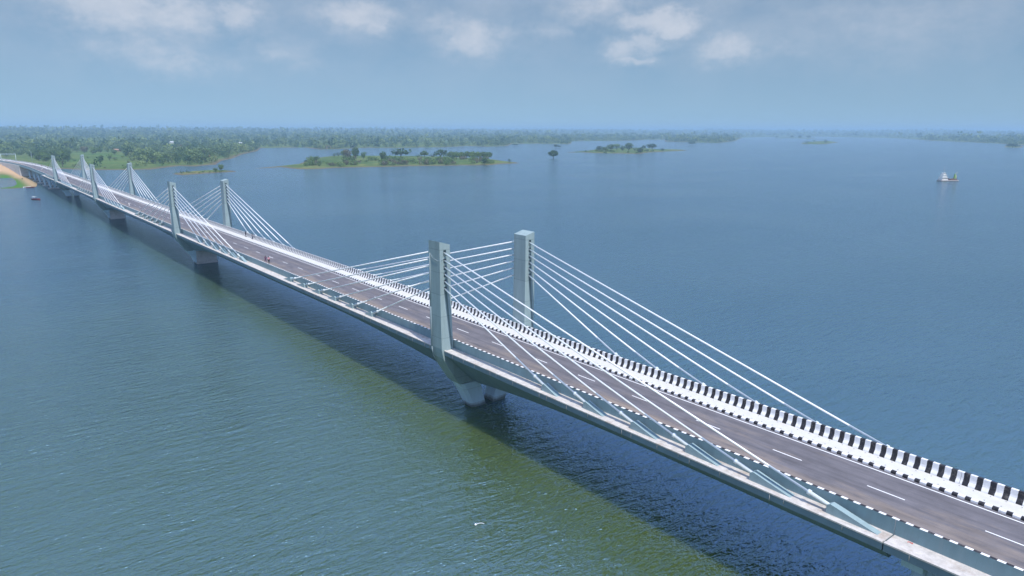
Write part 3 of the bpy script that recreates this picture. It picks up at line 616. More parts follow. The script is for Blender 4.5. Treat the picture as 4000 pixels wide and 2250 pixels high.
def proto(kind, variant, leaf, nq):
    """meshes of one tree kind: (crown mesh, trunk mesh), crown one unit wide"""
    key = (kind, variant, leaf)
    if key in PROTO: return PROTO[key]
    r = np.random.default_rng(100 + variant * 17 + len(kind))
    lob = {'round': lobes_round, 'umbrella': lobes_umbrella, 'tall': lobes_tall, 'shrub': lobes_shrub, 'palm': lobes_palm}[kind](r)
    V, F = crown_arrays(nq, lob, 0.036 if kind != 'palm' else 0.05, r)
    cm = big_mesh('crown', V, F, [MT[leaf]]); cme = cm.data; bpy.data.objects.remove(cm)
    tm = MB(); top = {'round': .62, 'umbrella': .36, 'tall': 1.2, 'shrub': .2, 'palm': 1.7}[kind]; rt = {'round': .035, 'umbrella': .032, 'tall': .035, 'shrub': .02, 'palm': .022}[kind]
    fork = top * (.42 if kind in ('round', 'umbrella') else .8)
    tm.tube((0, 0, -.06), (0.01, 0.0, fork), rt, rt * .7, 7)
    for i in range(5 if kind != 'palm' else 0):
        a = 2 * math.pi * i / 5 + r.uniform(-.4, .4); q = {'round': .2, 'umbrella': .27, 'tall': .1, 'shrub': .18}[kind]
        e = (q * math.cos(a), q * math.sin(a), top * r.uniform(.92, 1.06)); tm.tube((0.01, 0, fork * .95), e, rt * .6, rt * .2, 5)
    if kind == 'palm': tm.tube((0.01, 0, fork), (0, 0, top), rt * .7, rt * .6, 6)
    to = tm.build('trunk', MT['bark']); tme = to.data; bpy.data.objects.remove(to)
    PROTO[key] = (cme, tme); return PROTO[key]
def tree(name, x, y, z, width, height, kind, leaf, label, group, cat='tree', nq=420, variant=None):
    variant = random.randrange(4) if variant is None else variant
    cme, tme = proto(kind, variant, leaf, nq)
    unit = {'round': .92, 'umbrella': .54, 'tall': 1.55, 'shrub': .45, 'palm': 1.78}[kind]
    t = empty(name, (x, y, z), random.uniform(0, 6.28))
    t.scale = (width, width, height / unit)
    c = bpy.data.objects.new('crown', cme); col.objects.link(c); c.parent = t
    k = bpy.data.objects.new('trunk' if cat == 'tree' else 'stem', tme); col.objects.link(k); k.parent = t
    tag(t, label, cat, group); return t
def land_at(px, py):
    z = 1.0
    for _ in range(5): p = at(px, py, z); z = 0.5 * z + 0.5 * max(ground(p.x, p.y), -0.3)
    return p, max(ground(p.x, p.y), -0.3)
def ptree(px, py, wpx, hpx, kind, leaf, label, group, name='tree', cat='tree', nq=420, z=None):
    p, zz = (at(px, py, z), z) if z is not None else land_at(px, py)
    dist = (Vector((p.x, p.y, zz)) - CAM).dot(fw)
    return tree(name, p.x, p.y, zz, wpx * dist / 2775, hpx * dist / 2775, kind, leaf, label, group, cat, nq)
ORD = ['first', 'second', 'third', 'fourth', 'fifth', 'sixth', 'seventh', 'eighth', 'ninth', 'tenth', 'eleventh', 'twelfth', 'thirteenth', 'fourteenth', 'fifteenth', 'sixteenth']
# standing in the lake
ptree(2162, 621, 50, 34, 'umbrella', 'leaf_dark', 'lone dark round crowned tree standing in the open water between the islands', None, 'lone_tree', z=-0.2, nq=700)
G = 'trees standing in the flooded shallows'
for px, py, w, h, lb in ((2011, 571, 26, 11, 'wide flat tree in shallow water off the end of the middle shore'), (2171, 577, 18, 13, 'left tree of the pair in shallow water behind the lone tree'), (2184, 577, 16, 10, 'right tree of the pair in shallow water behind the lone tree'),
                        (2703, 567, 38, 15, 'wide flooded tree in front of the dark wooded point'), (2587, 591, 15, 13, 'small tree on the thin spit right of the round wooded island'),
                        (3034, 540, 13, 10, 'leftmost of the four faint trees in far open water'), (3093, 540, 18, 11, 'second of the four faint trees in far open water'), (3124, 542, 14, 13, 'third of the four faint trees in far open water'), (3158, 541, 22, 12, 'rightmost of the four faint trees in far open water'),
                        (2834, 548, 18, 10, 'left tree of the flooded clump right of the dark point'), (2856, 549, 18, 11, 'right tree of the flooded clump right of the dark point')):
    ptree(px, py, w, h, 'umbrella', 'leaf_dark', lb, G, 'flooded_tree', z=-0.2, nq=260)
for k, px in enumerate((2512, 2524, 2536, 2550, 2566, 2580, 2594)):
    ptree(px, 543 + random.uniform(-1, 1), 14, 10, 'round', 'leaf_dark', ORD[k] + ' from the left in the row of small trees on the far neck of land', 'row of trees on the far neck', 'flooded_tree', nq=160, z=0.3)
# long island
G = 'trees on the long island'
LI = [(1306, 614, 20, 16, 'round', 'leaf_dark', 'small dark tree at the back of the left grassy part of the long island'), (1322, 613, 22, 19, 'round', 'leaf_dark', 'dark bushy tree left of the pale tree on the long island'),
      (1340, 612, 24, 24, 'round', 'leaf', 'taller dark tree touching the pale tree on the long island'), (1357, 624, 40, 42, 'round', 'leaf_pale', 'pale greyish tree in the leafy clump on the long island'),
      (1391, 620, 40, 46, 'round', 'leaf', 'tallest green tree beside the pale tree on the long island'), (1420, 622, 26, 30, 'round', 'leaf_light', 'light green tree at the right edge of the clump on the long island'),
      (1497, 630, 38, 40, 'round', 'leaf', 'tall narrow round tree standing alone between the clump and the wide tree'), (1566, 616, 86, 37, 'umbrella', 'leaf_dark', 'widest umbrella shaped tree on the long island'),
      (1632, 616, 24, 14, 'round', 'leaf_dark', 'small low tree right of the widest umbrella tree'), (1658, 615, 36, 26, 'umbrella', 'leaf', 'open crowned tree midway along the long island'),
      (1691, 618, 30, 19, 'round', 'leaf_dark', 'low tree left of the broad domed tree on the long island'), (1723, 619, 62, 36, 'umbrella', 'leaf_dark', 'broad domed tree at the left end of the long canopy row')]
for k, px in enumerate((1762, 1783, 1803, 1824, 1845, 1866, 1888, 1908)):
    LI.append((px, 622 + random.uniform(-1, 1), 40, random.uniform(28, 32), 'umbrella', 'leaf_light' if k % 3 else 'leaf', ORD[k] + ' from the left in the even canopy row on the long island'))
LI += [(1893, 644, 32, 30, 'round', 'leaf', 'tree at the waterline in front of the canopy row'), (1990, 635, 17, 15, 'round', 'leaf_dark', 'small tree at the right tip of the long island'),
       (1194, 636, 15, 12, 'umbrella', 'leaf_dark', 'leftmost small flat tree on the long island'), (1229, 630, 10, 17, 'tall', 'leaf_dark', 'small upright tree near the left tip of the long island')]
for px, py, w, h, kd, lf, lb in LI: ptree(px, py, w, h, kd, lf, lb, G, 'island_tree', nq=520)
G = 'trees on the round wooded island'
for px, py, w, h, kd, lf, lb in [(2341, 591, 36, 21, 'umbrella', 'leaf_dark', 'leftmost dark tree on the round wooded island'), (2364, 591, 28, 19, 'round', 'leaf', 'low tree right of the leftmost dark tree on the wooded island'), (2386, 587, 38, 24, 'round', 'leaf', 'third tree from the left on the round wooded island'),
                     (2409, 585, 32, 24, 'round', 'leaf_light', 'light round tree left of the tallest tree on the wooded island'), (2431, 590, 24, 22, 'round', 'leaf', 'tree just left of the foot of the tallest wooded island tree'), (2456, 588, 42, 31, 'round', 'leaf', 'tallest round tree on the round wooded island'),
                     (2480, 591, 24, 18, 'round', 'leaf_dark', 'dark low tree right of the tallest tree on the wooded island'), (2514, 585, 20, 18, 'umbrella', 'leaf_dark', 'small tree between the tallest and the flat topped tree on the wooded island'), (2547, 584, 48, 23, 'umbrella', 'leaf_dark', 'flat topped tree at the right end of the wooded island'),
                     (2501, 599, 34, 24, 'round', 'leaf', 'tree at the front waterline of the wooded island'), (2288, 594, 8, 8, 'umbrella', 'leaf_dark', 'tiny tree on the left spit of the wooded island')]:
    ptree(px, py, w, h, kd, lf, lb, G, 'island_tree', nq=420)
G = 'trees on the small near islet'
for px, py, w, h, kd, lf, lb in [(706, 675, 7, 11, 'tall', 'leaf_dark', 'leftmost thin dark tree on the small near islet'), (717, 675, 6, 9, 'tall', 'leaf_dark', 'middle thin dark tree on the small near islet'), (730, 674, 9, 10, 'round', 'leaf_dark', 'rightmost of the three thin trees on the small near islet'),
                     (864, 666, 30, 25, 'round', 'leaf_light', 'biggest bushy tree at the right end of the small near islet'), (842, 668, 22, 13, 'round', 'leaf', 'low bush tree left of the biggest tree on the near islet')]:
    ptree(px, py, w, h, kd, lf, lb, G, 'islet_tree', nq=420)
G = 'trees on the far right islet'
for px, py, w, h, lb in [(3152, 560, 26, 9, 'wide low tree at the left end of the far right islet'), (3180, 556, 11, 11, 'small round tree left of the middle on the far right islet'), (3224, 561, 18, 17, 'taller dark tree right of the middle on the far right islet')]:
    ptree(px, py, w, h, 'round', 'leaf_dark', lb, G, 'islet_tree', nq=260)
ptree(3955, 577, 58, 17, 'umbrella', 'leaf_dark', 'dark wide tree filling the small islet at the far right shore', None, 'islet_tree', nq=420)
# shrubs on the islands
k = 0
while k < 105:
    px, py = random.uniform(1190, 1930), random.uniform(622, 651)
    p = at(px, py, 1.0)
    if not inside(np.array([[p.x, p.y]]), isl['long'])[0] or edist(np.array([[p.x, p.y]]), isl['long'])[0] < 5 or 1240 < px < 1340 and py < 640: continue
    ptree(px, py, random.uniform(22, 46), random.uniform(12, 24), 'shrub', random.choice(['leaf', 'leaf_light', 'leaf_light', 'leaf_pale']), 'low green shrub in the undergrowth of the long island', 'undergrowth shrubs of the long island', 'shrub', 'shrub', 180); k += 1
for k in range(16):
    ptree(random.uniform(2325, 2560), random.uniform(590, 598), random.uniform(14, 26), random.uniform(6, 10), 'shrub', random.choice(['leaf', 'leaf_light']), 'low shrub in the undergrowth of the round wooded island', 'undergrowth shrubs of the wooded island', 'shrub', 'shrub', 160)
for k in range(9):
    ptree(690 + 21 * k + random.uniform(-6, 6), 677 - 0.5 * k + random.uniform(-3, 1), random.uniform(10, 22), random.uniform(4, 8), 'shrub', random.choice(['leaf', 'leaf_light']), 'low shrub on the small near islet', 'undergrowth shrubs of the near islet', 'shrub', 'shrub', 120)
# mainland trees that can be told apart
G = 'big trees on the near left shore'
for px, py, w, h, kd, lf, lb in [(508, 623, 50, 46, 'round', 'leaf_dark', 'large dark dense tree at the right edge of the green meadow'), (430, 629, 24, 28, 'round', 'leaf_dark', 'dark upright tree standing in the green meadow'), (396, 629, 24, 23, 'round', 'leaf', 'round tree left of the dark one in the green meadow'),
                     (245, 651, 44, 46, 'round', 'leaf_dark', 'dark tree behind the farthest near side pylon'), (222, 640, 30, 34, 'round', 'leaf_dark', 'dark tree left of the meadow above the bridge road'), (180, 632, 34, 26, 'round', 'leaf', 'green tree beyond the road left of the farthest pylon'),
                     (150, 628, 30, 24, 'round', 'leaf', 'green tree right of the road gantry'), (330, 598, 36, 28, 'round', 'leaf_pale', 'pale bare looking tree at the back of the meadow'), (756, 628, 38, 34, 'round', 'leaf_dark', 'dark rounded tree left of the red hut on the shore'),
                     (800, 612, 42, 36, 'round', 'leaf_dark', 'largest dark rounded tree on the wooded shore point'), (832, 606, 30, 28, 'round', 'leaf_dark', 'dark tree at the right end of the wooded shore point')]:
    ptree(px, py, w, h, kd, lf, lb, G, 'shore_tree', nq=520)
for k in range(34):
    ptree(random.uniform(285, 560), random.choice([random.uniform(612, 655), random.uniform(640, 660)]), random.uniform(10, 26), random.uniform(4, 9), 'shrub', random.choice(['leaf', 'leaf_light', 'leaf_pale', 'leaf_light']), 'low shrub in the green meadow by the left shore', 'shrubs of the shore meadow', 'shrub', 'shrub', 120)
G = 'woodland trees along the left shore'
cand = []
for k in range(13): cand.append((545 + 13 * k + random.uniform(-4, 4), 640 - abs(k - 6) * .8 + random.uniform(-6, 2), random.uniform(24, 36), random.uniform(26, 36)))
for k in range(10): cand.append((725 + 12 * k + random.uniform(-3, 3), 640 - k * .6 + random.uniform(-10, 0), random.uniform(22, 34), random.uniform(20, 30)))
for k in range(12): cand.append((880 + 12 * k, 598 - 1.9 * k + random.uniform(-4, 4), random.uniform(18, 28), random.uniform(12, 18)))
for k in range(26): cand.append((random.uniform(125, 275), random.uniform(602, 640), random.uniform(24, 38), random.uniform(22, 34)))
for k in range(14): cand.append((random.uniform(300, 480), random.uniform(588, 604), random.uniform(20, 32), random.uniform(16, 26)))
for k in range(125):
    px, py = random.uniform(0, 900), random.uniform(556, 628)
    if 245 < px < 490 and py > 594: continue
    if px < 150 and py > 612: continue
    if px > 560 and py > 625: continue
    s = 0.55 + (py - 556) / 110
    cand.append((px, py, random.uniform(20, 38) * s, random.uniform(18, 32) * s))
for px, py, w, h in cand:
    p = at(px, py, 2.0)
    if dmain is not None and not inside(np.array([[p.x, p.y]]), main)[0]: continue
    if abs(p.x - off(p.y)) < 16 and 560 < p.y < 1000: continue
    ptree(px, py, w, h, 'round' if random.random() < .8 else 'tall', random.choice(['leaf', 'leaf', 'leaf_dark', 'leaf_light']), 'leafy green tree in the woodland along the left shore', G, 'woodland_tree', nq=300)
# the far woods: one mass
VV, FF, TT = [], [], []; nv = 0
def mass(n, rmin, rmax, nq, wmin, wmax, seed, dmax=1e9):
    global nv
    r = np.random.default_rng(seed); q_ = n * (3 if dmax > 1e8 else 40); azr = np.radians(r.uniform(-8, 80, q_)); rad = np.sqrt(r.uniform(rmin ** 2, rmax ** 2, q_))
    P = np.stack([CAM.x + np.sin(azr) * rad, CAM.y + np.cos(azr) * rad], 1); h, dm, _ = height(P)
    dens = 0.5 + 0.5 * np.tanh(2.4 * fbm(P, 420, 21) + 1.5 * fbm(P, 120, 22) + 0.25 + np.clip((rad - 1500) / 1500, 0, 1) * 1.2)
    if dmax < 1e8: dens = np.full(len(P), .95)
    ok = (dm > 3) & (dm < dmax) & (r.uniform(size=len(P)) < dens) & ~inside(P, fieldz) & ~((np.abs(P[:, 0]) < 45) & (P[:, 1] < 1250)); P, h = P[ok][:n], h[ok][:n]
    V0, F0 = zip(*[crown_arrays(nq, lobes_round(np.random.default_rng(500 + q), 6), 0.40 / math.sqrt(nq) * 1.15, np.random.default_rng(600 + q)) for q in range(6)])
    tt = np.clip(0.45 + 0.28 * fbm(P, 260, 31) + r.normal(size=len(P)) * 0.34, 0, 1)
    for q in range(6):
        id_ = np.where(np.arange(len(P)) % 6 == q)[0]; m = len(id_)
        if not m: continue
        a = r.uniform(0, 6.28, m); w = wmin + (wmax - wmin) * r.uniform(0, 1, m) ** 2.2; hz = w * r.uniform(.65, 1.25, m)
        X = V0[q][:, 0][None] * np.cos(a)[:, None] - V0[q][:, 1][None] * np.sin(a)[:, None]; Y = V0[q][:, 0][None] * np.sin(a)[:, None] + V0[q][:, 1][None] * np.cos(a)[:, None]
        Z = V0[q][:, 2][None] * hz[:, None]
        v = np.stack([X * w[:, None] + P[id_, 0][:, None], Y * w[:, None] + P[id_, 1][:, None], Z + h[id_][:, None] - 0.1 * hz[:, None]], 2).reshape(-1, 3)
        k = V0[q].shape[0]; f = (F0[q][None] + (np.arange(m) * k)[:, None, None]).reshape(-1, 4) + nv
        VV.append(v); FF.append(f); TT.append(np.repeat(tt[id_], k)); nv += len(v)
mass(3000, 760, 1700, 90, 8, 20, 1)
mass(10000, 1500, 4200, 34, 9, 26, 2)
mass(13000, 3600, 10500, 14, 13, 40, 3)
mass(1500, 1150, 3400, 40, 7, 15, 4, 70.0)
wood = big_mesh('woodland', np.concatenate(VV), np.concatenate(FF), [MT['forest']], False, {'tint': np.concatenate(TT)})
tag(wood, 'dense mixed woodland fading to blue across the far shores', 'woodland', None, 'stuff')

# ------------------------------------------------------------------ people
def cm(name, c, r=0.8): return mat(name, c, r, 0.1, 4.0)
SKIN = cm('skin', (0.23, 0.12, 0.075), 0.6); HAIR = cm('hair', (0.012, 0.01, 0.009), 0.7)
def skin_mesh(name, pts, edges, levels=1, root=0):
    me = bpy.data.meshes.new(name); me.from_pydata([p[:3] for p in pts], edges, [])
    o = bpy.data.objects.new(name, me); col.objects.link(o)
    sk = o.modifiers.new('skin', 'SKIN'); sk.use_smooth_shade = True
    for i, p in enumerate(pts):
        d = me.skin_vertices[0].data[i]; d.radius = (p[3], p[4] if len(p) > 4 else p[3]); d.use_root = i == root
    su = o.modifiers.new('sub', 'SUBSURF'); su.levels = levels; su.render_levels = levels
    dg = bpy.context.evaluated_depsgraph_get(); dg.update(); out = bpy.data.meshes.new_from_object(o.evaluated_get(dg))
    bpy.data.objects.remove(o); return out
def pose_joints(pose):
    J = {'pel': (0, 0, .93), 'spi': (0, .01, 1.12), 'che': (0, .02, 1.33), 'nec': (0, .02, 1.47), 'hea': (0, .0, 1.60), 'top': (0, .01, 1.68)}
    for s, n in ((-1, 'l'), (1, 'r')):
        sw = {'stand': 0.04, 'walk': 0.22, 'sit': 0, 'lean': 0.06}[pose] * s
        J['sh' + n] = (.19 * s, .02, 1.40); J['el' + n] = (.24 * s, .02 + sw * .5, 1.13); J['wr' + n] = (.24 * s, -.06 + sw * .9, .90)
        J['hi' + n] = (.09 * s, 0, .90); J['kn' + n] = (.10 * s, -.03 - sw * .8, .50); J['an' + n] = (.10 * s, .02 - sw * 1.5, .09); J['to' + n] = (.11 * s, -.15 - sw * 1.5, .04)
        if pose == 'sit':
            J['kn' + n] = (.12 * s, -.43, .92); J['an' + n] = (.12 * s, -.46, .50); J['to' + n] = (.12 * s, -.63, .45); J['el' + n] = (.23 * s, -.08, 1.14); J['wr' + n] = (.14 * s, -.30, 1.02)
        if pose == 'lean': J['el' + n] = (.25 * s, -.16, 1.20); J['wr' + n] = (.12 * s, -.38, 1.16)
    if pose == 'sit': J.update(nec=(0, -.06, 1.46), hea=(0, -.10, 1.58), top=(0, -.09, 1.66), che=(0, -.03, 1.32))
    return J
PP = {}
def person_meshes(pose):
    if pose in PP: return PP[pose]
    J = pose_joints(pose); pts, ed, ix = [], [], {}
    def v(n, r, r2=None, pos=None): ix[n] = len(pts); pts.append((*(pos or J[n]), r, r2 or r)); return ix[n]
    def e(a, b): ed.append((ix[a], ix[b]))
    v('pel', .13, .10); v('spi', .115, .09); v('che', .14, .105); v('nec', .05); v('hea', .082, .095); v('top', .07, .08)
    for a, b in (('pel', 'spi'), ('spi', 'che'), ('che', 'nec'), ('nec', 'hea'), ('hea', 'top')): e(a, b)
    H = Vector(J['hea']); v('nose', .014, None, tuple(H + Vector((0, -.105, -.01)))); e('hea', 'nose')
    for s, n in ((-1, 'l'), (1, 'r')):
        v('ear' + n, .016, None, tuple(H + Vector((.09 * s, .01, 0)))); e('hea', 'ear' + n)
        v('sh' + n, .06); v('el' + n, .042); v('wr' + n, .027); e('che', 'sh' + n); e('sh' + n, 'el' + n); e('el' + n, 'wr' + n)
        d = (Vector(J['wr' + n]) - Vector(J['el' + n])).normalized(); sd = d.cross(Vector((0, 1, 0.3))).normalized(); W = Vector(J['wr' + n])
        v('pa' + n, .026, .034, tuple(W + d * .07)); e('wr' + n, 'pa' + n)
        for f, (q, L) in enumerate(((-.03, .065), (-.01, .08), (.01, .075), (.03, .055))):
            v('f%d' % f + n, .009, None, tuple(W + d * .10 + sd * q)); v('g%d' % f + n, .007, None, tuple(W + d * (.10 + L) + sd * q * 1.15 + Vector((0, -.02, 0)))); e('pa' + n, 'f%d' % f + n); e('f%d' % f + n, 'g%d' % f + n)
        v('th' + n, .009, None, tuple(W + d * .085 - sd * .055)); e('pa' + n, 'th' + n)
        v('hi' + n, .095); v('kn' + n, .058); v('an' + n, .036); v('to' + n, .034, .026); e('pel', 'hi' + n); e('hi' + n, 'kn' + n); e('kn' + n, 'an' + n); e('an' + n, 'to' + n)
    body = skin_mesh('body', pts, ed)
    def sub(names, links, grow):
        p = [(*J[n], r + grow, r2 + grow) for n, r, r2 in names]; return skin_mesh('cloth', p, links)
    m_ = lambda a, b, t: tuple(np.array(J[a]) * (1 - t) + np.array(J[b]) * t)
    for s, n in ((-1, 'l'), (1, 'r')): J['hx' + n] = m_('sh' + n, 'el' + n, .85); J['ax' + n] = m_('kn' + n, 'an' + n, .9)
    shirt = sub([('pel', .14, .11), ('spi', .122, .10), ('che', .15, .115), ('shl', .07, .07), ('hxl', .055, .055), ('shr', .07, .07), ('hxr', .055, .055)], [(0, 1), (1, 2), (2, 3), (3, 4), (2, 5), (5, 6)], .014)
    trou = sub([('pel', .135, .105), ('hil', .10, .10), ('knl', .066, .066), ('axl', .048, .048), ('hir', .10, .10), ('knr', .066, .066), ('axr', .048, .048)], [(0, 1), (1, 2), (2, 3), (0, 4), (4, 5), (5, 6)], .012)
    hb = bmesh.new(); bmesh.ops.create_uvsphere(hb, u_segments=12, v_segments=8, radius=.108)
    bmesh.ops.delete(hb, geom=[q for q in hb.verts if q.co.z < -.02 and q.co.y < .03], context='VERTS')
    for q in hb.verts: q.co = Vector((q.co.x * .95, q.co.y * 1.05 + .018, q.co.z)) + H + Vector((0, 0, .035))
    hm_ = bpy.data.meshes.new('hair'); hb.to_mesh(hm_); hb.free()
    for f in hm_.polygons: f.use_smooth = True
    PP[pose] = (body, shirt, trou, hm_); return PP[pose]
def person(x, y, z, rz, pose, shirt, trousers, label, group='people walking on the bridge', scale=1.0):
    body, sh, tr, ha = person_meshes(pose)
    b = bpy.data.objects.new('person', body.copy()); col.objects.link(b); b.location = (x, y, z); b.rotation_euler = (0, 0, rz); b.scale = (scale,) * 3
    b.data.materials.clear(); b.data.materials.append(SKIN)
    for nm, me, m in (('shirt', sh, shirt), ('trousers', tr, trousers), ('hair', ha, HAIR)):
        me = me.copy(); me.materials.clear(); me.materials.append(m); c = bpy.data.objects.new(nm, me); col.objects.link(c); c.parent = b
    tag(b, label, 'person', group)
CL = {k: cm('cloth_' + k, c) for k, c in dict(pink=(.62, .30, .36), plum=(.10, .05, .11), black=(.02, .02, .024), white=(.75, .74, .72), navy=(.03, .04, .09), maroon=(.25, .05, .05), blue=(.10, .2, .4), khaki=(.3, .24, .15)).items()}
person(-3.45, 160.6, H0, math.pi * 0.95, 'walk', CL['pink'], CL['black'], 'person in a pink shirt walking on the road edge')
person(-3.75, 161.9, H0, math.pi * 0.98, 'walk', CL['plum'], CL['plum'], 'person in dark purple clothes walking beside the one in pink')
person(-5.75, 86.3, H0 + 0.46, math.pi * 0.5, 'sit', CL['black'], CL['maroon'], 'person in black with dark red trousers sitting on the parapet by the nearest pylon', None)
person(5.75, 204.6, H0 + 0.24, math.pi * 0.5, 'lean', CL['navy'], CL['black'], 'left person in dark clothes leaning at the striped far parapet')
person(5.70, 198.9, H0 + 0.24, math.pi * 0.45, 'lean', CL['black'], CL['navy'], 'right person in dark clothes leaning at the striped far parapet')
person(-2.98, 318.3, H0, 0.1, 'walk', CL['white'], CL['white'], 'person all in white walking alone on the middle of the bridge')
person(-0.5, 512.2, H0, 0.2, 'walk', CL['black'], CL['navy'], 'person in black on the road by the farthest pylons')
person(-1.2, 514.0, H0, 3.0, 'walk', CL['white'], CL['khaki'], 'person in a white shirt beside the one in black by the farthest pylons')
person(-3.6, 538.6, H0, 1.0, 'stand', CL['white'], CL['blue'], 'person in white standing behind the farthest near side pylon')
for k, (x_, y_, c1, c2, lb) in enumerate(((5.0, 706, 'maroon', 'black', 'person in dark red at the far end of the walkway'), (5.3, 742, 'blue', 'khaki', 'person in blue at the far end of the walkway'), (4.9, 672, 'white', 'navy', 'person in a white shirt far along the walkway'), (-1.8, 640, 'white', 'white', 'left one of the two people in white far along the road'), (-0.9, 645, 'white', 'khaki', 'right one of the two people in white far along the road'))):
    person(x_ + off(y_), y_, H0 + (0.24 if x_ > 4 else 0), 0.6 * k, 'walk', CL[c1], CL[c2], lb)

# ------------------------------------------------------------------ boats
def hull(L, B, D, bow=0.35, n=10, blunt=0.0):
    rr = []
    for i in range(n + 1):
        t = i / n; w = B / 2 * (1 - max(0, (t - 1 + bow) / bow) ** 1.8 * (1 - blunt)) * (0.8 + 0.2 * min(1, t / .15)); sh = D * (1 + .35 * max(0, t - .6) ** 1.3)
        w = max(w, .02); y = -L / 2 + L * t
        rr.append([(-w, y, sh), (-w * .85, y, D * .35), (-w * .5, y, -.18), (w * .5, y, -.18), (w * .85, y, D * .35), (w, y, sh), (w * .9, y, sh), (w * .72, y, D * .45), (-w * .72, y, D * .45), (-w * .9, y, sh)])
    return MB().loft(rr, 0, False)
BM = {k: cm('boat_' + k, c, .5) for k, c in dict(red=(.22, .035, .05), white=(.78, .78, .76), dark=(.02, .025, .04), brown=(.16, .09, .07), green=(.22, .36, .10), yellow=(.62, .5, .12), grey=(.35, .36, .38)).items()}
def small_boat(px, py, L, rz, hm_, lab, canopy=True, name='motor_boat', z=0.0):
    p = at(px, py, z); t = empty(name, (p.x, p.y, z), rz); tag(t, lab, 'boat')
    hull(L, L * .36, L * .13).build('hull', hm_, t)
    for q in (-.18, .08): MB().box(-L * .14, L * .14, L * q - .12, L * q + .12, L * .085, L * .11).build('bench', BM['brown'], t)
    if canopy:
        c = MB(); c.loft([[(-L * .15, L * q, h), (0, L * q, h + .12), (L * .15, L * q, h), (L * .15, L * q, h - .05), (0, L * q, h + .07), (-L * .15, L * q, h - .05)] for q, h in ((-.38, 1.75), (0.02, 1.75))]); c.build('canopy', BM['white'], t)
        for a in (-1, 1):
            for q in (-.36, 0.0): MB().tube((a * L * .14, L * q, L * .1), (a * L * .14, L * q, 1.75), .03, n=6).build('post', BM['grey'], t)
        MB().box(-.2, .2, -L * .5 - .25, -L * .5 + .02, -.1, .75).build('outboard_motor', BM['dark'], t)
    return t
small_boat(142, 781, 6.0, math.radians(-145), BM['red'], 'dark red motor boat with a white canopy on the water left of the bridge')
small_boat(107, 733, 5.0, math.radians(-70), BM['white'], 'small white boat moored at the sandy tip of the far bank', False, 'rowing_boat')
small_boat(119, 734, 5.0, math.radians(-80), BM['red'], 'small red boat moored beside the white one at the sandy tip', False, 'rowing_boat')
pb = at(3702, 707, 0); bg_ = empty('work_barge', (pb.x, pb.y, 0), math.radians(-90 + -26.5)); tag(bg_, 'white work barge with a stepped tower and a green mast on the open lake', 'barge')
def ubx(x0, x1, y0, y1, z0, z1, nm, m, par): return MB().box(x0, x1, y0, y1, z0, z1).build(nm, m, par)
hb_ = MB().loft([[(-2.6 * w, y, 0.95), (-2.6 * w, y, .1), (-2.2 * w, y, -.5), (2.2 * w, y, -.5), (2.6 * w, y, .1), (2.6 * w, y, 0.95)] for y, w in ((-8.5, .86), (-7.6, 1), (7.6, 1), (8.5, .86))]).build('hull', BM['brown'], bg_)
MB().loft([[(-2.63 * w, y, 0.72), (-2.63 * w, y, .40), (2.63 * w, y, .40), (2.63 * w, y, .72)] for y, w in ((-8.53, .86), (-7.6, 1), (7.6, 1), (8.53, .86))]).build('rubbing_strake', BM['white'], hb_)
def storey(y0, y1, hx, z0, z1, par, nm):
    o = MB().loft([[(-hx, y0, z0), (hx, y0, z0), (hx, y1, z0), (-hx, y1, z0)], [(-hx * .9, y0 + .15, z1), (hx * .9, y0 + .15, z1), (hx * .9, y1 - .15, z1), (-hx * .9, y1 - .15, z1)]]).build(nm, BM['white'], par)
    n = max(2, int((y1 - y0) / 1.0))
    for i in range(n):
        yc = y0 + (y1 - y0) * (i + .5) / n
        for sg in (-1, 1): MB().box(min(sg * hx * .93, sg * (hx + .04)), max(sg * hx * .93, sg * (hx + .04)), yc - .28, yc + .28, z0 + (z1 - z0) * .42, z0 + (z1 - z0) * .78).build('window', BM['dark'], o)
    MB().box(-hx - .15, hx + .15, y0 - .15, y1 + .15, z1, z1 + .1).build('roof', BM['white'], o)
storey(-7.4, -1.8, 2.1, .95, 3.1, bg_, 'cabin'); storey(-6.6, -2.6, 1.7, 3.2, 5.0, bg_, 'bridge_deck'); storey(-5.8, -3.4, 1.2, 5.1, 6.6, bg_, 'wheelhouse')
MB().tube((0, -4.6, 6.7), (0, -4.6, 12.0), .13, .06).build('mast', BM['grey'], bg_); MB().tube((-.9, -4.6, 8.6), (.9, -4.6, 8.6), .06).build('crosstree', BM['grey'], bg_)
ubx(-1.6, 1.6, 1.0, 7.2, .95, 1.9, 'deck_house', BM['brown'], bg_)
gm = MB().loft([[(-.7 * w, 6.2 - .6 * w, z), (.7 * w, 6.2 - .6 * w, z), (.7 * w, 6.2 + .6 * w, z), (-.7 * w, 6.2 + .6 * w, z)] for z, w in ((1.9, 1.2), (4.2, .8), (6.0, .35))]).build('derrick', BM['green'], bg_)
MB().tube((0, 6.0, 5.6), (0, 8.6, 7.0), .09, n=6).build('boom', BM['yellow'], bg_); MB().tube((0.5, 7.2, 1.0), (0.5, 7.2, 4.6), .16, n=8).build('vent_pipe', BM['yellow'], bg_)
# drifting rope with a float
fr = MB(); c0 = at(1858, 2050, 0.02); c1 = at(1891, 2047, 0.02); pts = [c0.lerp(c1, t) + Vector((.16 * math.sin(t * 3.1), .14 * math.sin(t * 3.1), .03)) for t in [i / 8 for i in range(9)]]
fl = fr.path(pts, 0.028, 6).build('floating_rope', MT['white']); tag(fl, 'short white rope with a float drifting on the green water', 'rope')
fb = MB().loft([ring_(Vector((c0.x, c0.y, z)), Vector((0, 0, 1)), r) for z, r in ((-.06, .05), (0, .11), (.08, .12), (.15, .07), (.17, .02))], 0, True).build('float', MT['white'], fl)

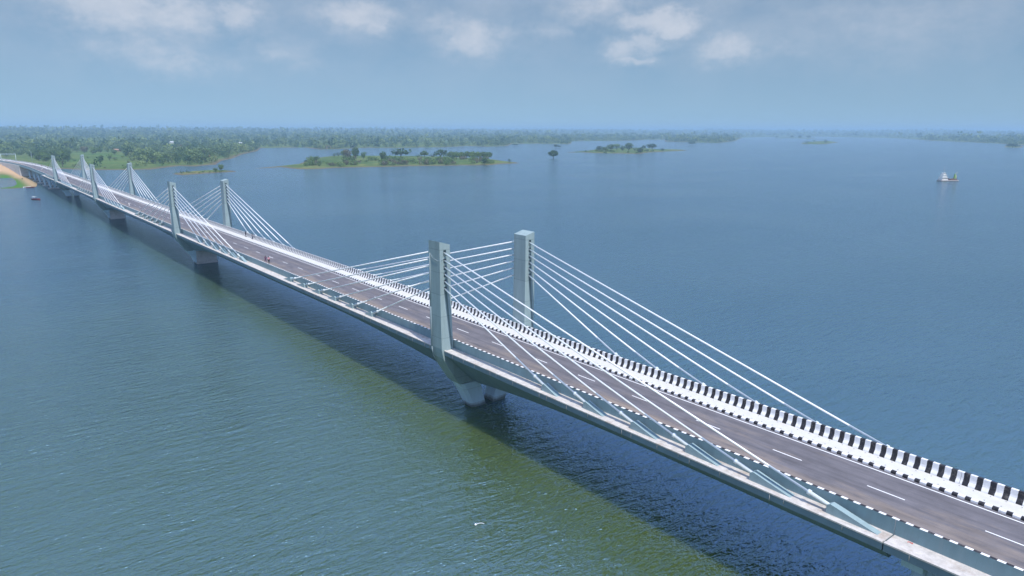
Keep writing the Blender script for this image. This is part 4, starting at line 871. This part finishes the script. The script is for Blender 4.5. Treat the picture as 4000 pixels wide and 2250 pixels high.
# ------------------------------------------------------------------ houses, gantry, lamp, car
HM = {k: cm('house_' + k, c) for k, c in dict(white=(.72, .71, .68), pink=(.52, .33, .30), brown=(.34, .22, .15), red=(.42, .10, .08), tile=(.36, .14, .09), sheet=(.60, .62, .64)).items()}
def house(px, py, w, d, h, wall, roof, lab, rz=0.5):
    p, z = land_at(px, py); t = empty('house', (p.x, p.y, z), rz); tag(t, lab, 'house', 'village houses among the trees')
    MB().add([(-w / 2, -d / 2, -.5), (w / 2, -d / 2, -.5), (w / 2, d / 2, -.5), (-w / 2, d / 2, -.5), (-w / 2, -d / 2, h), (w / 2, -d / 2, h), (w / 2, d / 2, h), (-w / 2, d / 2, h), (-w / 2, 0, h + d * .28), (w / 2, 0, h + d * .28)],
             [(0, 1, 5, 4), (2, 3, 7, 6), (1, 2, 6, 9, 5), (3, 0, 4, 8, 7), (4, 5, 9, 8), (6, 7, 8, 9), (0, 3, 2, 1)]).build('wall', wall, t)
    rf = MB()
    for sg in (-1, 1):
        a = [(x, sg * (d / 2 + .5), h - .22) for x in (-w / 2 - .5, w / 2 + .5)] + [(w / 2 + .5, 0, h + d * .28 + .06), (-w / 2 - .5, 0, h + d * .28 + .06)]
        rf.loft([a, [(q[0], q[1], q[2] + .14) for q in a]])
    rf.build('roof', roof, t)
    MB().box(-.5, .5, -d / 2 - .06, -d / 2 + .02, 0, 2.0).build('door', HM['brown'], t)
    for x in (-w * .3, w * .3): MB().box(x - .55, x + .55, -d / 2 - .05, -d / 2 + .02, 1.0, 2.1).build('window', MT['dark'], t)
for a in ((672, 560, 13, 8, 3.4, HM['white'], HM['sheet'], 'low white house with a pale sheet roof in the trees above the red roofed one'), (699, 577, 12, 8, 3.6, HM['white'], HM['red'], 'white house with a bright red roof in a clearing on the left shore'),
          (456, 592, 11, 6, 2.8, HM['brown'], HM['brown'], 'long brown house behind the large dark tree by the meadow'), (528, 524, 22, 11, 5, HM['pink'], HM['tile'], 'pinkish house high in the woods on the left skyline'),
          (872, 570, 11, 8, 3.8, HM['white'], HM['sheet'], 'small white house near the inlet of the left shore'), (829, 621, 9, 6, 3, HM['red'], HM['tile'], 'red hut at the foot of the wooded shore point'),
          (1278, 579, 14, 8, 3, HM['pink'], HM['tile'], 'pinkish hut on the shore behind the left end of the long island'), (1562, 538, 20, 10, 5, HM['white'], HM['sheet'], 'white house in the woods behind the long island'), (940, 566, 12, 8, 4, HM['pink'], HM['sheet'], 'pale pink house at the edge of the inlet woods')):
    house(*a)
yg = 835.0; og = off(yg); gt = empty('road_gantry', (og, yg, H0)); tag(gt, 'pale blue overhead gantry spanning the far approach road', 'gantry')
GB = cm('gantry_paint', (.50, .62, .66), .5)
for x in (-5.6, 5.9): MB().tube((x, 0, 0), (x, 0, 7.4), .24, .2, 10).build('post', GB, gt)
tr = MB().box(-6.0, 6.3, -.35, .35, 6.7, 6.85).box(-6.0, 6.3, -.35, .35, 7.9, 8.05); k = -5.9
while k < 6: tr.tube((k, 0, 6.85), (k + .6, 0, 7.9), .09, n=5).tube((k + .6, 0, 7.9), (k + 1.2, 0, 6.85), .09, n=5); k += 1.2
tr.build('truss_beam', GB, gt)
pl_, zl_ = land_at(126, 632); lp = empty('lamp_post', (pl_.x, pl_.y, zl_)); tag(lp, 'tall thin grey mast standing right of the road gantry', 'mast')
MB().tube((0, 0, -.5), (0, 0, 12), .16, .07, 8).build('pole', GB, lp); MB().tube((0, 0, 11.9), (-1.4, 0, 12.3), .05, n=6).build('arm', GB, lp); MB().box(-2.0, -1.3, -.14, .14, 12.2, 12.36).build('lamp', MT['white'], lp)
def car(x, y, z, rz, paint, lab):
    t = empty('parked_car', (x, y, z), rz); tag(t, lab, 'car')
    MB().loft([[(-.82 * w, yy, .3), (.82 * w, yy, .3), (.86 * w, yy, .62), (.8 * w, yy, h), (-.8 * w, yy, h), (-.86 * w, yy, .62)] for yy, w, h in ((-2.0, .86, .74), (-1.8, .97, .86), (-.7, 1, .92), (.9, 1, .95), (1.8, .97, .92), (2.0, .88, .78))], 0, False).build('body', paint, t)
    c = MB().loft([[(-w, a, z_), (w, a, z_), (w, b, z_), (-w, b, z_)] for z_, a, b, w in ((.9, -.85, 1.6, .76), (1.18, -.45, 1.45, .70), (1.45, -.1, 1.2, .60))]).build('cabin', MT['dark'], t)
    MB().box(-.6, .6, -.1, 1.2, 1.45, 1.5).build('roof', paint, c)
    for sx in (-1, 1):
        for yy in (-1.25, 1.2): MB().tube((sx * .62, yy, .31), (sx * .84, yy, .31), .31, n=14).build('wheel', BM['dark'], t)
        MB().box(sx * .55 - .16, sx * .55 + .16, -2.03, -1.95, .55, .68).build('headlight', MT['white'], t)
cp = at(12, 634, H0); car(off(850) - 2.2, 850, H0, 0.15, BM['white'], 'white car on the far approach road at the left edge')
for px, py, w, h in ((25, 652, 9, 9), (38, 657, 7, 8), (58, 668, 8, 5), (88, 700, 8, 5), (20, 690, 12, 5)):
    ptree(px, py, w, h, 'shrub', 'leaf_dark', 'dark scrubby bush on the bare soil slope', 'bushes on the soil slope', 'bush', 'shrub', 150)

# ------------------------------------------------------------------ haze
hz = MB().box(-16500, 17000, -3500, 17500, -2.8, 84.0).build('haze', [], None); hm = bpy.data.materials.new('haze'); hm.use_nodes = True
hm.node_tree.nodes.clear(); pv = N(hm.node_tree, 'ShaderNodeVolumePrincipled', inp={'Color': (0.47, 0.73, 0.95, 1), 'Density': 0.00021})
ho = N(hm.node_tree, 'ShaderNodeOutputMaterial'); hm.node_tree.links.new(pv.outputs[0], ho.inputs['Volume']); hz.data.materials.clear(); hz.data.materials.append(hm)
tag(hz, kind='stuff')
